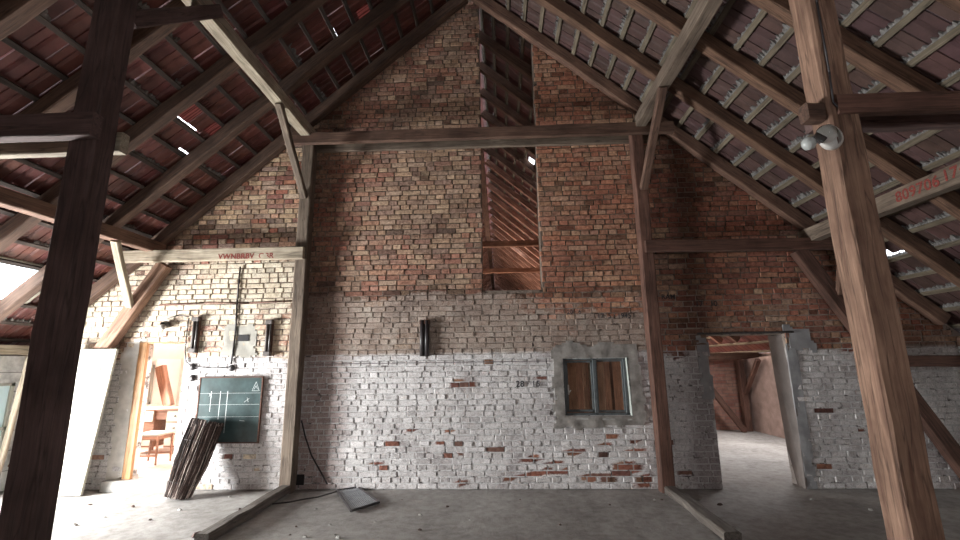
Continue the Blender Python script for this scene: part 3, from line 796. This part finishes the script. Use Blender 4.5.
mb = MB(); mb.add([(2.072, -.01, .87), (2.072, .09, .93), (2.072, .09, 1.645), (2.05, -.012, 1.66), (2.02, .09, .93), (2.02, .09, 1.645)], [(0, 1, 2, 3), (0, 4, 1), (0, 3, 5, 4)])
at(mb.build('plaster_reveal', GREENPL, w1), w1)
mb = MB(); mb.add([(1.18, -.012, .885), (2.075, -.012, .86), (2.05, .06, .905), (1.2, .06, .905), (1.18, -.012, .86), (2.075, -.012, .84)], [(0, 1, 2, 3), (4, 5, 1, 0)])
at(mb.build('window_ledge', STONE, w1), w1)
tag(beam('board_panel', (1.6, 3.4, .0), (1.6, 3.4, 2.4), 3.0, .03, W_RED, up=VY), 'dark brown board partition closing off the space behind the small window', 'panel')
# boarding in the closet behind that window
tag(beam('plank', (1.78, .42, .0), (1.78, .42, 1.9), .10, .05, W_LITWOOD, up=VY), 'upright reddish plank seen through the right casement of the small window', 'plank')
tag(beam('plank', (1.69, .50, .0), (1.69, .50, 1.9), .13, .03, W_PALE, up=VY), 'brown board behind the middle bar of the small window', 'plank')
tag(beam('plank', (1.58, .46, .0), (1.56, .46, 1.9), .07, .05, W_LITWOOD, up=VY), 'narrow orange batten seen through the left casement of the small window', 'plank')
tag(beam('plank', (1.985, .60, .0), (1.97, .60, 1.9), .04, .03, W_BROWN, up=VY), 'thin dark batten at the right edge behind the small window', 'plank')
tag(beam('board_panel', (1.32, .85, .0), (1.32, .85, 1.9), .50, .03, W_RED, up=VY, grain=None) if False else beam('board_panel', (1.30, .85, .0), (1.30, .85, 1.9), .42, .03, wood('wood_panel', (.30, .16, .10), (.60, .36, .23), grain=.3), up=VY), 'wide brown board panel behind the left casement of the small window', 'panel')

# ------------------------------------------------------------------ left doorway and the room behind
d1 = thing('door_1', '', 'door', (-4.45, .05, .1)); del d1['label']; del d1['category']; d1['kind'] = 'structure'
o = beam('door_jamb', (-4.718, .018, .13), (-4.718, .018, 1.945), .115, .05, W_ORANGE, up=(0, 1, 0), parent=d1, jit=.001, ch=.004)
mb = MB(); mb.box((-4.80, .0, 1.93), (-4.10, .25, 1.955)); at(mb.build('door_head', W_ORANGE, d1), d1)
mb = MB(); mb.box((-4.115, .05, .13), (-4.10, .29, 1.93)); at(mb.build('door_jamb', WHITEPL, d1), d1)
mb = MB(); mb.box((-4.98, -.10, -.01), (-4.06, .32, .13), jit=.004, rnd=R); at(mb.build('threshold', STONE, d1, bevel=.01), d1)
# room shell
mb = MB()
XA, XB_, YA, YD = -6.5, -3.4, .30, 3.3
mb.box((XA, YD, .0), (XB_, YD+.1, 3.2)); mb.box((XB_, YA, 0), (XB_+.1, YD, 3.2))
mb.box((XA-.1, YA, 0), (XA, YD, .9)); mb.box((XA-.1, YA, .9), (XA, 1.2, 2.3)); mb.box((XA-.1, 2.6, .9), (XA, YD, 2.3)); 
mb.add([(XA-.1, YA, 1.75), (-4.6, YA, 3.1), (-4.6, YD, 3.1), (XA-.1, YD, 1.75), (XA-.1, YA, 1.70), (-4.6, YA, 3.05), (-4.6, YD, 3.05), (XA-.1, YD, 1.70)], [(0,1,2,3), (7,6,5,4)])
mb.box((-4.6, YA, 3.05), (XB_, YD, 3.12))
mb.build('wall_side_room', WHITEPL, kind='structure')
mb = MB(); mb.box((XA, YA, .0), (XB_, YD, .12)); mb.build('floor_side_room', plain('room_boards', (.50, .38, .32), .6), kind='structure')
arealight('daylight_side_room', (-6.25, 1.7, 1.5), (1, -.05, -.15), 1.0, 1.2, 280, (1, .98, .96))
mb = MB()
for ya_, yb_, za_, zb_ in ((1.2, 1.25, .9, 1.65), (2.55, 2.6, .9, 1.65), (1.2, 2.6, .9, .95), (1.2, 2.6, 1.6, 1.65), (1.87, 1.92, .9, 1.65)): mb.box((XA-.08, ya_, za_), (XA-.02, yb_, zb_))
mb.build('window_8', PAINT, kind='structure')
tag(beam('timber_brace', (-6.46+.05, 2.6, 1.62), (-6.14, 2.6, .86), .17, .12, W_RED, up=VY), 'reddish brace leaning on the white wall above the desk in the bright side room', 'brace')
# desk
def desk():
    x0, x1, y0, y1, z0, zt = -6.10, -5.20, 1.75, 2.25, .12, .86
    r = thing('writing_desk', 'orange brown writing desk with white drawer fronts in the bright side room', 'desk', ((x0+x1)/2, (y0+y1)/2, z0))
    mb = MB(); mb.box((x0-.03, y0-.03, zt), (x1+.03, y1+.02, zt+.03)); at(mb.build('desk_top', W_RED, r, bevel=.004), r)
    mb = MB()
    for a, b in ((x0, x0+.34), (x1-.34, x1)): mb.box((a, y0+.01, z0+.12), (b, y1, zt))
    mb.box((x0+.34, y0+.03, zt-.16), (x1-.34, y1, zt)); at(mb.build('desk_body', W_RED, r), r)
    for a in (x0, x1-.34):
        for k_ in range(3):
            za = z0+.15+k_*.2
            if a == x0 and k_ == 1: continue
            mb = MB(); mb.box((a+.015, y0-.012, za), (a+.325, y0+.01, za+.18)); dr = at(mb.build('drawer', PAINT, r, bevel=.004), r)
            mb = MB(); mb.cyl((a+.17, y0-.03, za+.09), (a+.17, y0-.012, za+.09), .014); kb = mb.build('drawer_knob', STEEL, dr)
    mb0 = [(x0+.03, y0+.04), (x1-.03, y0+.04), (x0+.03, y1-.04), (x1-.03, y1-.04)]
    for a, b in mb0:
        mb = MB(); mb.cyl((a, b, z0), (a, b, z0+.12), .018, .026, 10); at(mb.build('leg', W_RED, r), r)
desk()
def chair():
    cx, cy, z0, w, d = -5.20, 1.08, .12, .40, .38
    r = thing('wooden_chair', 'reddish wooden stool chair standing in front of the desk in the bright side room', 'chair', (cx, cy, z0))
    mb = MB(); mb.box((cx-w/2, cy-d/2, z0+.43), (cx+w/2, cy+d/2, z0+.465)); at(mb.build('seat', PAINT, r, bevel=.01), r)
    mb = MB()
    mb.box((cx-w/2+.02, cy-d/2+.02, z0+.37), (cx+w/2-.02, cy-d/2+.04, z0+.43)); mb.box((cx-w/2+.02, cy+d/2-.04, z0+.37), (cx+w/2-.02, cy+d/2-.02, z0+.43))
    mb.box((cx-w/2+.02, cy-d/2+.02, z0+.37), (cx-w/2+.04, cy+d/2-.02, z0+.43)); mb.box((cx+w/2-.04, cy-d/2+.02, z0+.37), (cx+w/2-.02, cy+d/2-.02, z0+.43))
    at(mb.build('seat_frame', W_RED, r), r)
    for sx in (-1, 1):
        for sy2 in (-1, 1):
            mb = MB(); a = cx+sx*(w/2-.03); b = cy+sy2*(d/2-.03)
            mb.cyl((a+sx*.015, b, z0), (a, b, z0+.43), .014, .02, 10); at(mb.build('leg', W_RED, r), r)
    for b in (cy-d/2+.03, cy+d/2-.03):
        mb = MB(); mb.box((cx-w/2+.03, b-.009, z0+.12), (cx+w/2-.03, b+.009, z0+.15)); at(mb.build('stretcher', W_RED, r), r)
chair()

# white panelled door leaf leaning on the wall
r = thing('door_leaf', 'cream panelled door leaf leaning against the wall left of the bright doorway', 'door', (-5.45, -.14, 0))
yl = -.31
def lf(x, z, y=0): return (x + .13*z/1.86, yl + .08*z/1.86 + y, z)
mb = MB(); x0, x1 = -5.86, -5.04
def lbox(mb, xa, xb2, za, zb, ya, yb):
    P = [lf(x, z, y) for z in (za, zb) for y in (ya, yb) for x in (xa, xb2)]
    mb.add(P, [(0,2,3,1), (4,5,7,6), (0,1,5,4), (2,6,7,3), (0,4,6,2), (1,3,7,5)])
for xa, xb2, za, zb in ((x0, x0+.11, .01, 1.86), (x1-.11, x1, .01, 1.86), (x0+.11, x1-.11, 1.74, 1.86), (x0+.11, x1-.11, 1.36, 1.46), (x0+.11, x1-.11, .82, .95), (x0+.11, x1-.11, .01, .17)):
    lbox(mb, xa, xb2, za, zb, 0, .035)
at(mb.build('door_frame', PAINT, r, bevel=.004), r)
for za, zb in ((1.46, 1.74), (.95, 1.36), (.17, .82)):
    mb = MB(); lbox(mb, x0+.11, x1-.11, za, zb, .014, .026); lbox(mb, x0+.17, x1-.17, za+.06, zb-.06, .006, .02); at(mb.build('door_panel', PAINT, r, bevel=.004), r)

# blackboard
BB = plain('blackboard_green', (.045, .072, .074), .28, 0, .45, 5, .05)
bx0, bx1, bz0, bz1 = -3.80, -2.93, .60, 1.45
r = thing('blackboard', 'dark green blackboard with chalk lines hanging on the whitewashed wall', 'blackboard', ((bx0+bx1)/2, -.03, bz0))
mb = MB(); mb.box((bx0, -.040, bz0), (bx1, -.022, bz1)); at(mb.build('board', BB, r), r)
mb = MB()
for a, b, c, d in ((bx0-.012, bx1+.012, bz0-.012, bz0+.004), (bx0-.012, bx1+.012, bz1-.004, bz1+.012), (bx0-.012, bx0+.004, bz0, bz1), (bx1-.004, bx1+.012, bz0, bz1)): mb.box((a, -.046, c), (b, -.010, d))
at(mb.build('board_frame', W_BROWN, r), r)
mb = MB()
for x, za, zb in ((-3.63, 1.0, 1.27), (-3.50, .90, 1.27), (-3.40, .72, 1.27)): mb.box((x-.004, -.0415, za), (x+.004, -.0405, zb))
for zz in (.93, 1.09, 1.24): mb.box((bx0+.01, -.0412, zz), (bx1-.01, -.0404, zz+.003))
def stroke(mb, a, b, w=.006):
    a = Vector((a[0], 0, a[1])); b = Vector((b[0], 0, b[1])); dd = (b-a).normalized(); nn = Vector((-dd.z, 0, dd.x))*w/2
    P = [a+nn, a-nn, b-nn, b+nn]; mb.add([(p_.x, -.0415, p_.z) for p_ in P]+[(p_.x, -.0402, p_.z) for p_ in P], [(0,1,2,3), (0,3,7,4), (1,5,6,2)])
for a, b in (((-3.06, 1.27), (-3.01, 1.39)), ((-3.01, 1.39), (-2.96, 1.27)), ((-3.06, 1.27), (-2.96, 1.27)), ((-3.03, 1.29), (-3.01, 1.34)), ((-3.01, 1.34), (-2.985, 1.29)),
             ((-3.16, 1.12), (-3.09, 1.17)), ((-3.12, 1.18), (-3.10, 1.12)), ((-3.20, .885), (-3.13, .875)), ((-3.66, 1.20), (-3.62, 1.25)), ((-3.62, 1.19), (-3.66, 1.24))): stroke(mb, a, b, .005)
at(mb.build('chalk_marks', CHALK, r), r)

# leaning roll of reeds
def reeds():
    p0 = Vector((-3.70, -.40, .0)); p1 = Vector((-3.55, -.20, .86)); rr = random.Random(4)
    r = thing('reed_bundle', 'leaning bundle of dark reed matting in front of the blackboard', 'bundle', p0)
    mats = [plain('reed_dark', (.10, .065, .055), .8, 0, .5, 30), plain('reed_pale', (.50, .42, .38), .8, 0, .4, 30), plain('reed_black', (.03, .022, .02), .9, 0, .4, 30)]
    ax = (p1-p0).normalized(); u = Vector((1, 0, 0)); u = (u-ax*u.dot(ax)).normalized(); w = ax.cross(u)
    mb = MB()
    for i in range(620):
        a = rr.uniform(0, 2*math.pi); q = math.sqrt(rr.random()); 
        if i < 420: q = rr.uniform(.9, 1.03)
        ra, rb_ = (.155*q, .205*q)
        c = math.cos(a); s = math.sin(a)
        A = p0+u*c*ra+w*s*ra*.7+ax*(rr.uniform(0, .05)); B = p1+u*(c*rb_+rr.uniform(-.012, .012))+w*s*rb_*.7+ax*rr.uniform(-.04, .05)
        A.z = max(A.z, .006)
        mid = A.lerp(B, rr.uniform(.25, .75))+u*rr.uniform(-.035, .035)+w*rr.uniform(-.03, .03); rad = rr.uniform(.003, .008)
        mi = rr.choice((0, 0, 2, 2, 1))
        mb.cyl(A, mid, rad, rad, 5, mi); mb.cyl(mid, B, rad, rad*.8, 5, rr.choice((mi, 0, 2)))
    o = at(mb.build('reeds', mats, r, kind='stuff'), r)
    for t in (.2, .75):
        c = p0+(p1-p0)*t; mb = MB(); ra = .155+(.05)*t+.012; pts = []
        for i in range(21):
            a = 2*math.pi*i/20; pts.append(c+u*math.cos(a)*ra+w*math.sin(a)*ra*.72)
        mb.tube(pts, .004, 6); at(mb.build('binding_wire', STEEL, r), r)
reeds()

# electrical fittings on the left part of the wall
def fuse(x, z0, z1, lab, tilt=0):
    r = thing('fuse_strip', lab, 'electrical fitting', (x, -.03, z0))
    mb = MB(); mb.box((x-.045, -.035, z0), (x+.045, -.006, z1)); at(mb.build('back_board', W_BROWN, r), r)
    mb = MB(); mb.cyl((x-.02, -.055, z0+.04), (x-.02+tilt, -.055, z1-.04), .02, .02, 12); at(mb.build('conduit', FUSEC, r, smooth=True), r)
    mb = MB(); mb.cyl((x+.024, -.05, z0+.02), (x+.024, -.05, z1-.02), .014, .014, 10); at(mb.build('conduit', STEEL, r, smooth=True), r)
    for zz in (z0+.0, z1-.06):
        mb = MB(); mb.box((x-.05, -.08, zz), (x+.05, -.03, zz+.06)); at(mb.build('end_clamp', FUSEC, r, bevel=.008), r)
xx, zz = px2w(197, 335); fuse(xx, zz-.25, zz+.25, 'dark upright fuse strip near the bright doorway, above the junction boxes')
xx, zz = px2w(270, 338); fuse(xx, zz-.25, zz+.25, 'dark upright fuse strip beside the left wall post')
xx, zz = px2w(425, 338)
r = thing('conduit_stub', 'black double pipe stub on the brick wall above the whitewash', 'pipe', (xx, -.03, zz-.25))
for dx in (-.032, .034):
    mb = MB(); mb.cyl((xx+dx, -.035, zz-.25), (xx+dx, -.035, zz+.24), .034, .034, 14); at(mb.build('pipe', DARK, r, smooth=True), r)
mb = MB(); mb.box((xx-.07, -.06, zz+.19), (xx+.07, -.006, zz+.245)); at(mb.build('pipe_clip', W_BROWN, r), r)
def wxy(px, py, y=-.02):
    a, b = px2w(px, py); return Vector((a, y, b))
def cable(name, pts, rad, lab, cat='cable', m=DARK):
    mb = MB(); mb.tube(pts, rad, 7); return tag(mb.build(name, m, smooth=True), lab, cat)
cable('conduit', [wxy(241, 267), wxy(238, 300), wxy(236, 335), wxy(232, 364)], .012, 'dark vertical conduit dropping from the pale tie beam to a junction box')
cable('cable', [wxy(193, 367), wxy(212, 367.5), wxy(232, 368)], .006, 'thin horizontal cable joining the two junction boxes')
cable('cable', [wxy(193, 366), wxy(187, 362), wxy(186, 350), wxy(188, 330), wxy(190, 318)], .009, 'bent cable rising beside the left fuse strip')
cable('cable', [wxy(168, 319), wxy(180, 315), wxy(190, 317)], .006, 'short curved cable feeding the wall lamp')
cable('cable', [wxy(160, 305, -.008), wxy(205, 303, -.008), wxy(250, 303, -.008), wxy(293, 301, -.008)], .012, 'old cable running level across the cream brick', m=W_BROWN)
cable('cable', [wxy(302, 420), wxy(306, 437), wxy(312, 455), wxy(322, 473), wxy(328, 484)], .010, 'dark cable sagging on the whitewash beside the left wall post')
for k_, (px_, py_, lab) in enumerate(((193, 367, 'round junction box above the blackboard, the upper one near the doorway'), (193, 378, 'round switch just below the junction box by the doorway'), (232, 368, 'round junction box at the foot of the vertical conduit'))):
    c = wxy(px_, py_, 0); r = thing('junction_box', lab, 'electrical fitting', c)
    mb = MB(); mb.lathe([(0.001, .034), (.03, .032), (.043, .02), (.046, .0)], 18, M=Matrix.Translation((0, -.004, 0)) @ Matrix.Rotation(math.radians(90), 4, 'X')); mb.build('box_cover', DARK, r, smooth=True)
    mb = MB(); mb.cyl((0, -.045, 0), (0, -.03, 0), .012); mb.build('cover_screw', STEEL, r)
# small wall lamp by the left door
c = wxy(168, 325, -.02); r = thing('wall_lamp', 'small bulkhead lamp on the wall above the bright doorway', 'lamp', c)
mb = MB(); mb.lathe([(.001, 0), (.05, .0), (.055, .03), (.04, .07), (.035, .09)], 18, M=Matrix.Rotation(math.radians(90), 4, 'X')); mb.build('lamp_base', DARK, r, smooth=True)
mb = MB(); mb.lathe([(.030, .05), (.042, .08), (.044, .10), (.03, .13), (.001, .14)], 18, M=Matrix.Rotation(math.radians(115), 4, 'X')); mb.build('lamp_globe', WHITEP, r, smooth=True)
# foot opening by the left post, its shade a dark block on the wall face
mb = MB(); a, b = px2w(299, 480); mb.box((a-.09, -.016, b-.06), (a+.07, 0, b+.07)); mb.build('mouse_hole', DKGREY, wall)

# lamp on the near right post
def glassball():
    m, nt, n, l, b = mat('lamp_glass'); b.inputs['Roughness'].default_value = .08
    b.inputs['Base Color'].default_value = (.93, .96, .94, 1); b.inputs['Transmission Weight'].default_value = 1.0; b.inputs['IOR'].default_value = 1.25; b.inputs['Roughness'].default_value = .02
    return m
LG = glassball(); BULB = plain('milky_bulb', (.42, .44, .43), .15, 0, .1)
lc = Vector((2.235, -3.78, 2.85))
r = thing('post_lamp', 'round glass lamp with white holder fixed to the near right post', 'lamp', lc)
mb = MB(); mb.lathe([(.001, .0), (.055, 0), (.062, .02), (.058, .045), (.045, .055)], 24, M=Matrix.Rotation(math.radians(90), 4, 'X') ); o = mb.build('lamp_plate', WHITEP, r, smooth=True); o.location = (.085, .034, .02); o.scale = (1.1, .8, 1.25)
mb = MB(); mb.lathe([(.03, .0), (.052, .02), (.062, .05), (.06, .08), (.045, .105), (.02, .118), (.001, .12)], 24, M=Matrix.Rotation(math.radians(-75), 4, 'Y') @ Matrix.Rotation(math.radians(35), 4, 'X')); o = mb.build('glass_jar', LG, r, smooth=True); o.location = (.055, -.025, .0); o.scale = (.85, .85, .85)
mb = MB(); mb.lathe([(.001, -.03), (.02, -.024), (.03, -.005), (.03, .01), (.02, .026), (.001, .032)], 18); o = mb.build('light_bulb', BULB, r, smooth=True); o.location = (-.075, -.03, -.035); o.scale = (1.25, 1.25, 1.25)
mb = MB(); mb.cyl((-.03, 0, .035), (.01, .0, .0), .022, .028, 14); o = mb.build('lamp_socket', DARK, r); o.location = (.02, .0, .0)
cable('cable', [Vector((2.42, -3.755, 3.05)), Vector((2.38, -3.76, 3.10)), Vector((2.39, -3.76, 3.3)), Vector((2.40, -3.755, 3.8)), Vector((2.41, -3.75, 4.6))], .006, 'dark lamp cable running up the near right post')
tag(beam('timber_peg', (2.245, -3.69, 3.07), (2.35, -3.69, 3.07), .085, .11, W_TIE), 'grey timber block jutting left from the near right post above the lamp', 'peg')

# ------------------------------------------------------------------ beyond the right doorway
PB = painted_brick('back_brick', (.30, .13, .10), (.38, .22, .17), (.22, .16, .14))
mb = MB(); mb.box((3.3, 5.05, 0), (6.14, 5.3, 1.62)); mb.build('wall_far', PB, kind='structure')
mb = MB(); mb.add([(6.12, 5.05, 0), (6.20, 3.4, 0), (6.30, .3, 0), (6.30, .3, 1.70), (6.20, 3.4, 1.72), (6.12, 5.05, 1.6),
                   (6.4, 5.3, 0), (6.45, 3.4, 0), (6.5, .3, 0), (6.5, .3, 1.70), (6.45, 3.4, 1.7), (6.4, 5.3, 1.6)], [(0,1,4,5), (1,2,3,4), (5,4,10,11), (4,3,9,10), (6,11,10,7), (7,10,9,8), (2,8,9,3), (0,5,11,6)])
mb.build('wall_knee_beyond', PINKPL, kind='structure')
single('tie_beam', (3.4, 4.93, 1.69), (6.45, 4.93, 1.69), .16, .16, W_TIE, 'brown beam on top of the far brick wall seen through the right doorway')
single('timber_post', (6.0, 4.86, .0), (5.98, 4.86, 1.60), .14, .14, W_BROWN, 'dark post seen through the right doorway', up=VY, cat='post')
single('knee_brace', (6.0, 4.78, .85), (6.04, 4.15, 1.60), .09, .09, W_BROWN, 'dark brace rising right from the post seen through the right doorway', up=(1, 0, 0), cat='brace')
single('strut', (5.85, 4.72, .0), (5.2, 4.72, .95), .12, .10, W_BROWN, 'slanting timber lower left of the post seen through the right doorway', up=VY, cat='strut')
arealight('daylight_roof_window_beyond', tuple(roofpt(1, 7.1, 2.65, RH+.25)), (-.25, 0.15, -1), 1.2, 1.0, 110, (1, .93, .94), 130)
single('ridge_purlin', (-.08, .36, 7.06), (-.08, YF-.05, 7.06), .20, .18, W_TIE, 'dark ridge purlin running back beyond the gable, seen through the tall slot')
# collars of the trusses beyond, seen through the slot
for q, (y, z) in enumerate(((6.2, 4.92), (10.0, 4.92))):
    single('collar_beam', (-2.7, y, z), (2.7, y, z), .14, .16, W_RED, f"{'nearer' if q == 0 else 'farther'} reddish collar beam seen through the tall slot in the gable")
arealight('daylight_left_roof_window_beyond', tuple(roofpt(-1, 6.35, 6.1, RH+.25)), (sn, .0, -cs*.2), 2.0, 1.6, 280, (1, .84, .74), 125)
arealight('daylight_far_roof_window_beyond', tuple(roofpt(-1, 6.35, 11.5, RH+.25)), (sn, .0, -cs*.2), 2.8, 1.6, 1600, (1, .8, .68), 125)
mb = MB(); mb.add([(-6.6, YF, 0), (6.6, YF, 0), (6.6, YF, 2.1), (0, YF, Z0+.5), (-6.6, YF, 2.1), (-6.6, YF+.2, 0), (6.6, YF+.2, 0), (6.6, YF+.2, 2.1), (0, YF+.2, Z0+.5), (-6.6, YF+.2, 2.1)], [(0,1,2,3,4), (9,8,7,6,5), (0,5,6,1), (1,6,7,2), (2,7,8,3), (3,8,9,4), (4,9,5,0)])
mb.build('wall_end', PB, kind='structure')
mb = MB(); mb.box((-6.75, .3, 0), (-6.62, YF, 1.85)); mb.box((6.5, .3, 0), (6.65, YF, 1.75)); mb.build('wall_eaves_beyond', PB, kind='structure')

# ------------------------------------------------------------------ floor clutter
def fp(px, py, z=0.0):
    d = Rm @ Vector((px-480, 270-py, -f)); t = (z-1.6)/d.z; return Vector((.36+d.x*t, -6.3+d.y*t, z))
# broken sheet of wire glass
P = [fp(337, 492), fp(358, 489), fp(379, 504), fp(351, 513)]
r = thing('floor_grate', 'square dark framed mesh panel lying on the floor below the whitewashed wall', 'panel', (P[0]+P[2])/2)
c0 = (P[0]+P[2])/2
u = (P[2]-P[3]).normalized(); 
mb = MB()
for a, b in zip(P, P[1:]+P[:1]):
    a = a-c0; b = b-c0; mb.cyl(a+Vector((0, 0, .02)), b+Vector((0, 0, .02)), .014, .014, 6)
mb.build('panel_frame', DARK, r)
mb = MB()
for i in range(1, 16):
    t = i/16; mb.cyl(P[0].lerp(P[1], t)-c0+Vector((0, 0, .02)), P[3].lerp(P[2], t)-c0+Vector((0, 0, .02)), .0035, .0035, 4)
    mb.cyl(P[0].lerp(P[3], t)-c0+Vector((0, 0, .02)), P[1].lerp(P[2], t)-c0+Vector((0, 0, .02)), .0035, .0035, 4)
mb.build('wire_mesh', plain('grey_wire', (.32, .33, .35), .6), r)
mb = MB(); pts = [fp(272, 504, .02), fp(290, 502, .02), fp(305, 499, .02), fp(318, 497, .02), fp(338, 491, .02)]; mb.tube(pts, .009, 6)
tag(mb.build('floor_wire', DARK), 'thin dark rod lying on the floor between left sill and mesh panel', 'wire')
rr = random.Random(9)
spots = [(316, 509), (330, 525), (296, 527), (402, 500), (290, 535), (305, 537), (335, 535), (338, 538), (420, 515), (447, 507), (207, 532), (198, 537), (90, 505), (105, 517), (75, 525), (133, 507), (180, 510), (230, 497), (420, 530), (470, 520), (520, 500), (560, 525), (610, 505), (720, 505), (780, 520), (812, 500), (700, 500), (662, 500), (870, 510), (655, 500), (150, 520), (240, 510), (375, 522)]
def chunk(p_, s):
    mb = MB(); n_ = 7; vs = []
    for i in range(n_):
        a = 2*math.pi*i/n_; q = s*rr.uniform(.6, 1.1); vs.append((math.cos(a)*q, math.sin(a)*q*.8, 0))
    for i in range(n_):
        vs.append((vs[i][0]*.6, vs[i][1]*.6, s*rr.uniform(.3, .7)))
    mb.add(vs, [(i, (i+1) % n_, n_+(i+1) % n_, n_+i) for i in range(n_)]+[tuple(range(n_, 2*n_)), tuple(range(n_-1, -1, -1))])
    o = mb.build('plaster_crumb', STONE if rr.random() < .5 else plain('crumb_dark', (.12, .08, .07), .9)); o.location = p_; return o
for p_ in spots:
    p2 = fp(*p_, .0); o = chunk(p2, rr.uniform(.014, .034)); tag(o, 'small crumb of fallen mortar on the dusty floor', 'rubble', 'mortar crumbs scattered on the floor')
for (px_, py_, lab) in ((736, 530, 'broken clod lying at the near end of the right floor sill'), (197, 536, 'splintered chip at the near end of the left floor sill'), (280, 484, 'small brick fragment at the foot of the left wall post')):
    o = chunk(fp(px_, py_, 0), .06); o.name = 'brick_fragment'; tag(o, lab, 'rubble')

# ------------------------------------------------------------------ world and exposure
w = bpy.data.worlds.new('sky'); S.world = w; w.use_nodes = True
bg = w.node_tree.nodes['Background']; bg.inputs[0].default_value = (.88, .93, 1.0, 1); bg.inputs[1].default_value = 5.0
S.view_settings.view_transform = 'Standard'; S.view_settings.look = 'None'; S.view_settings.gamma = 1; S.view_settings.use_curve_mapping = False
S.view_settings.exposure = 0.08
S.cycles.max_bounces = 8; S.cycles.diffuse_bounces = 5; S.cycles.transparent_max_bounces = 12
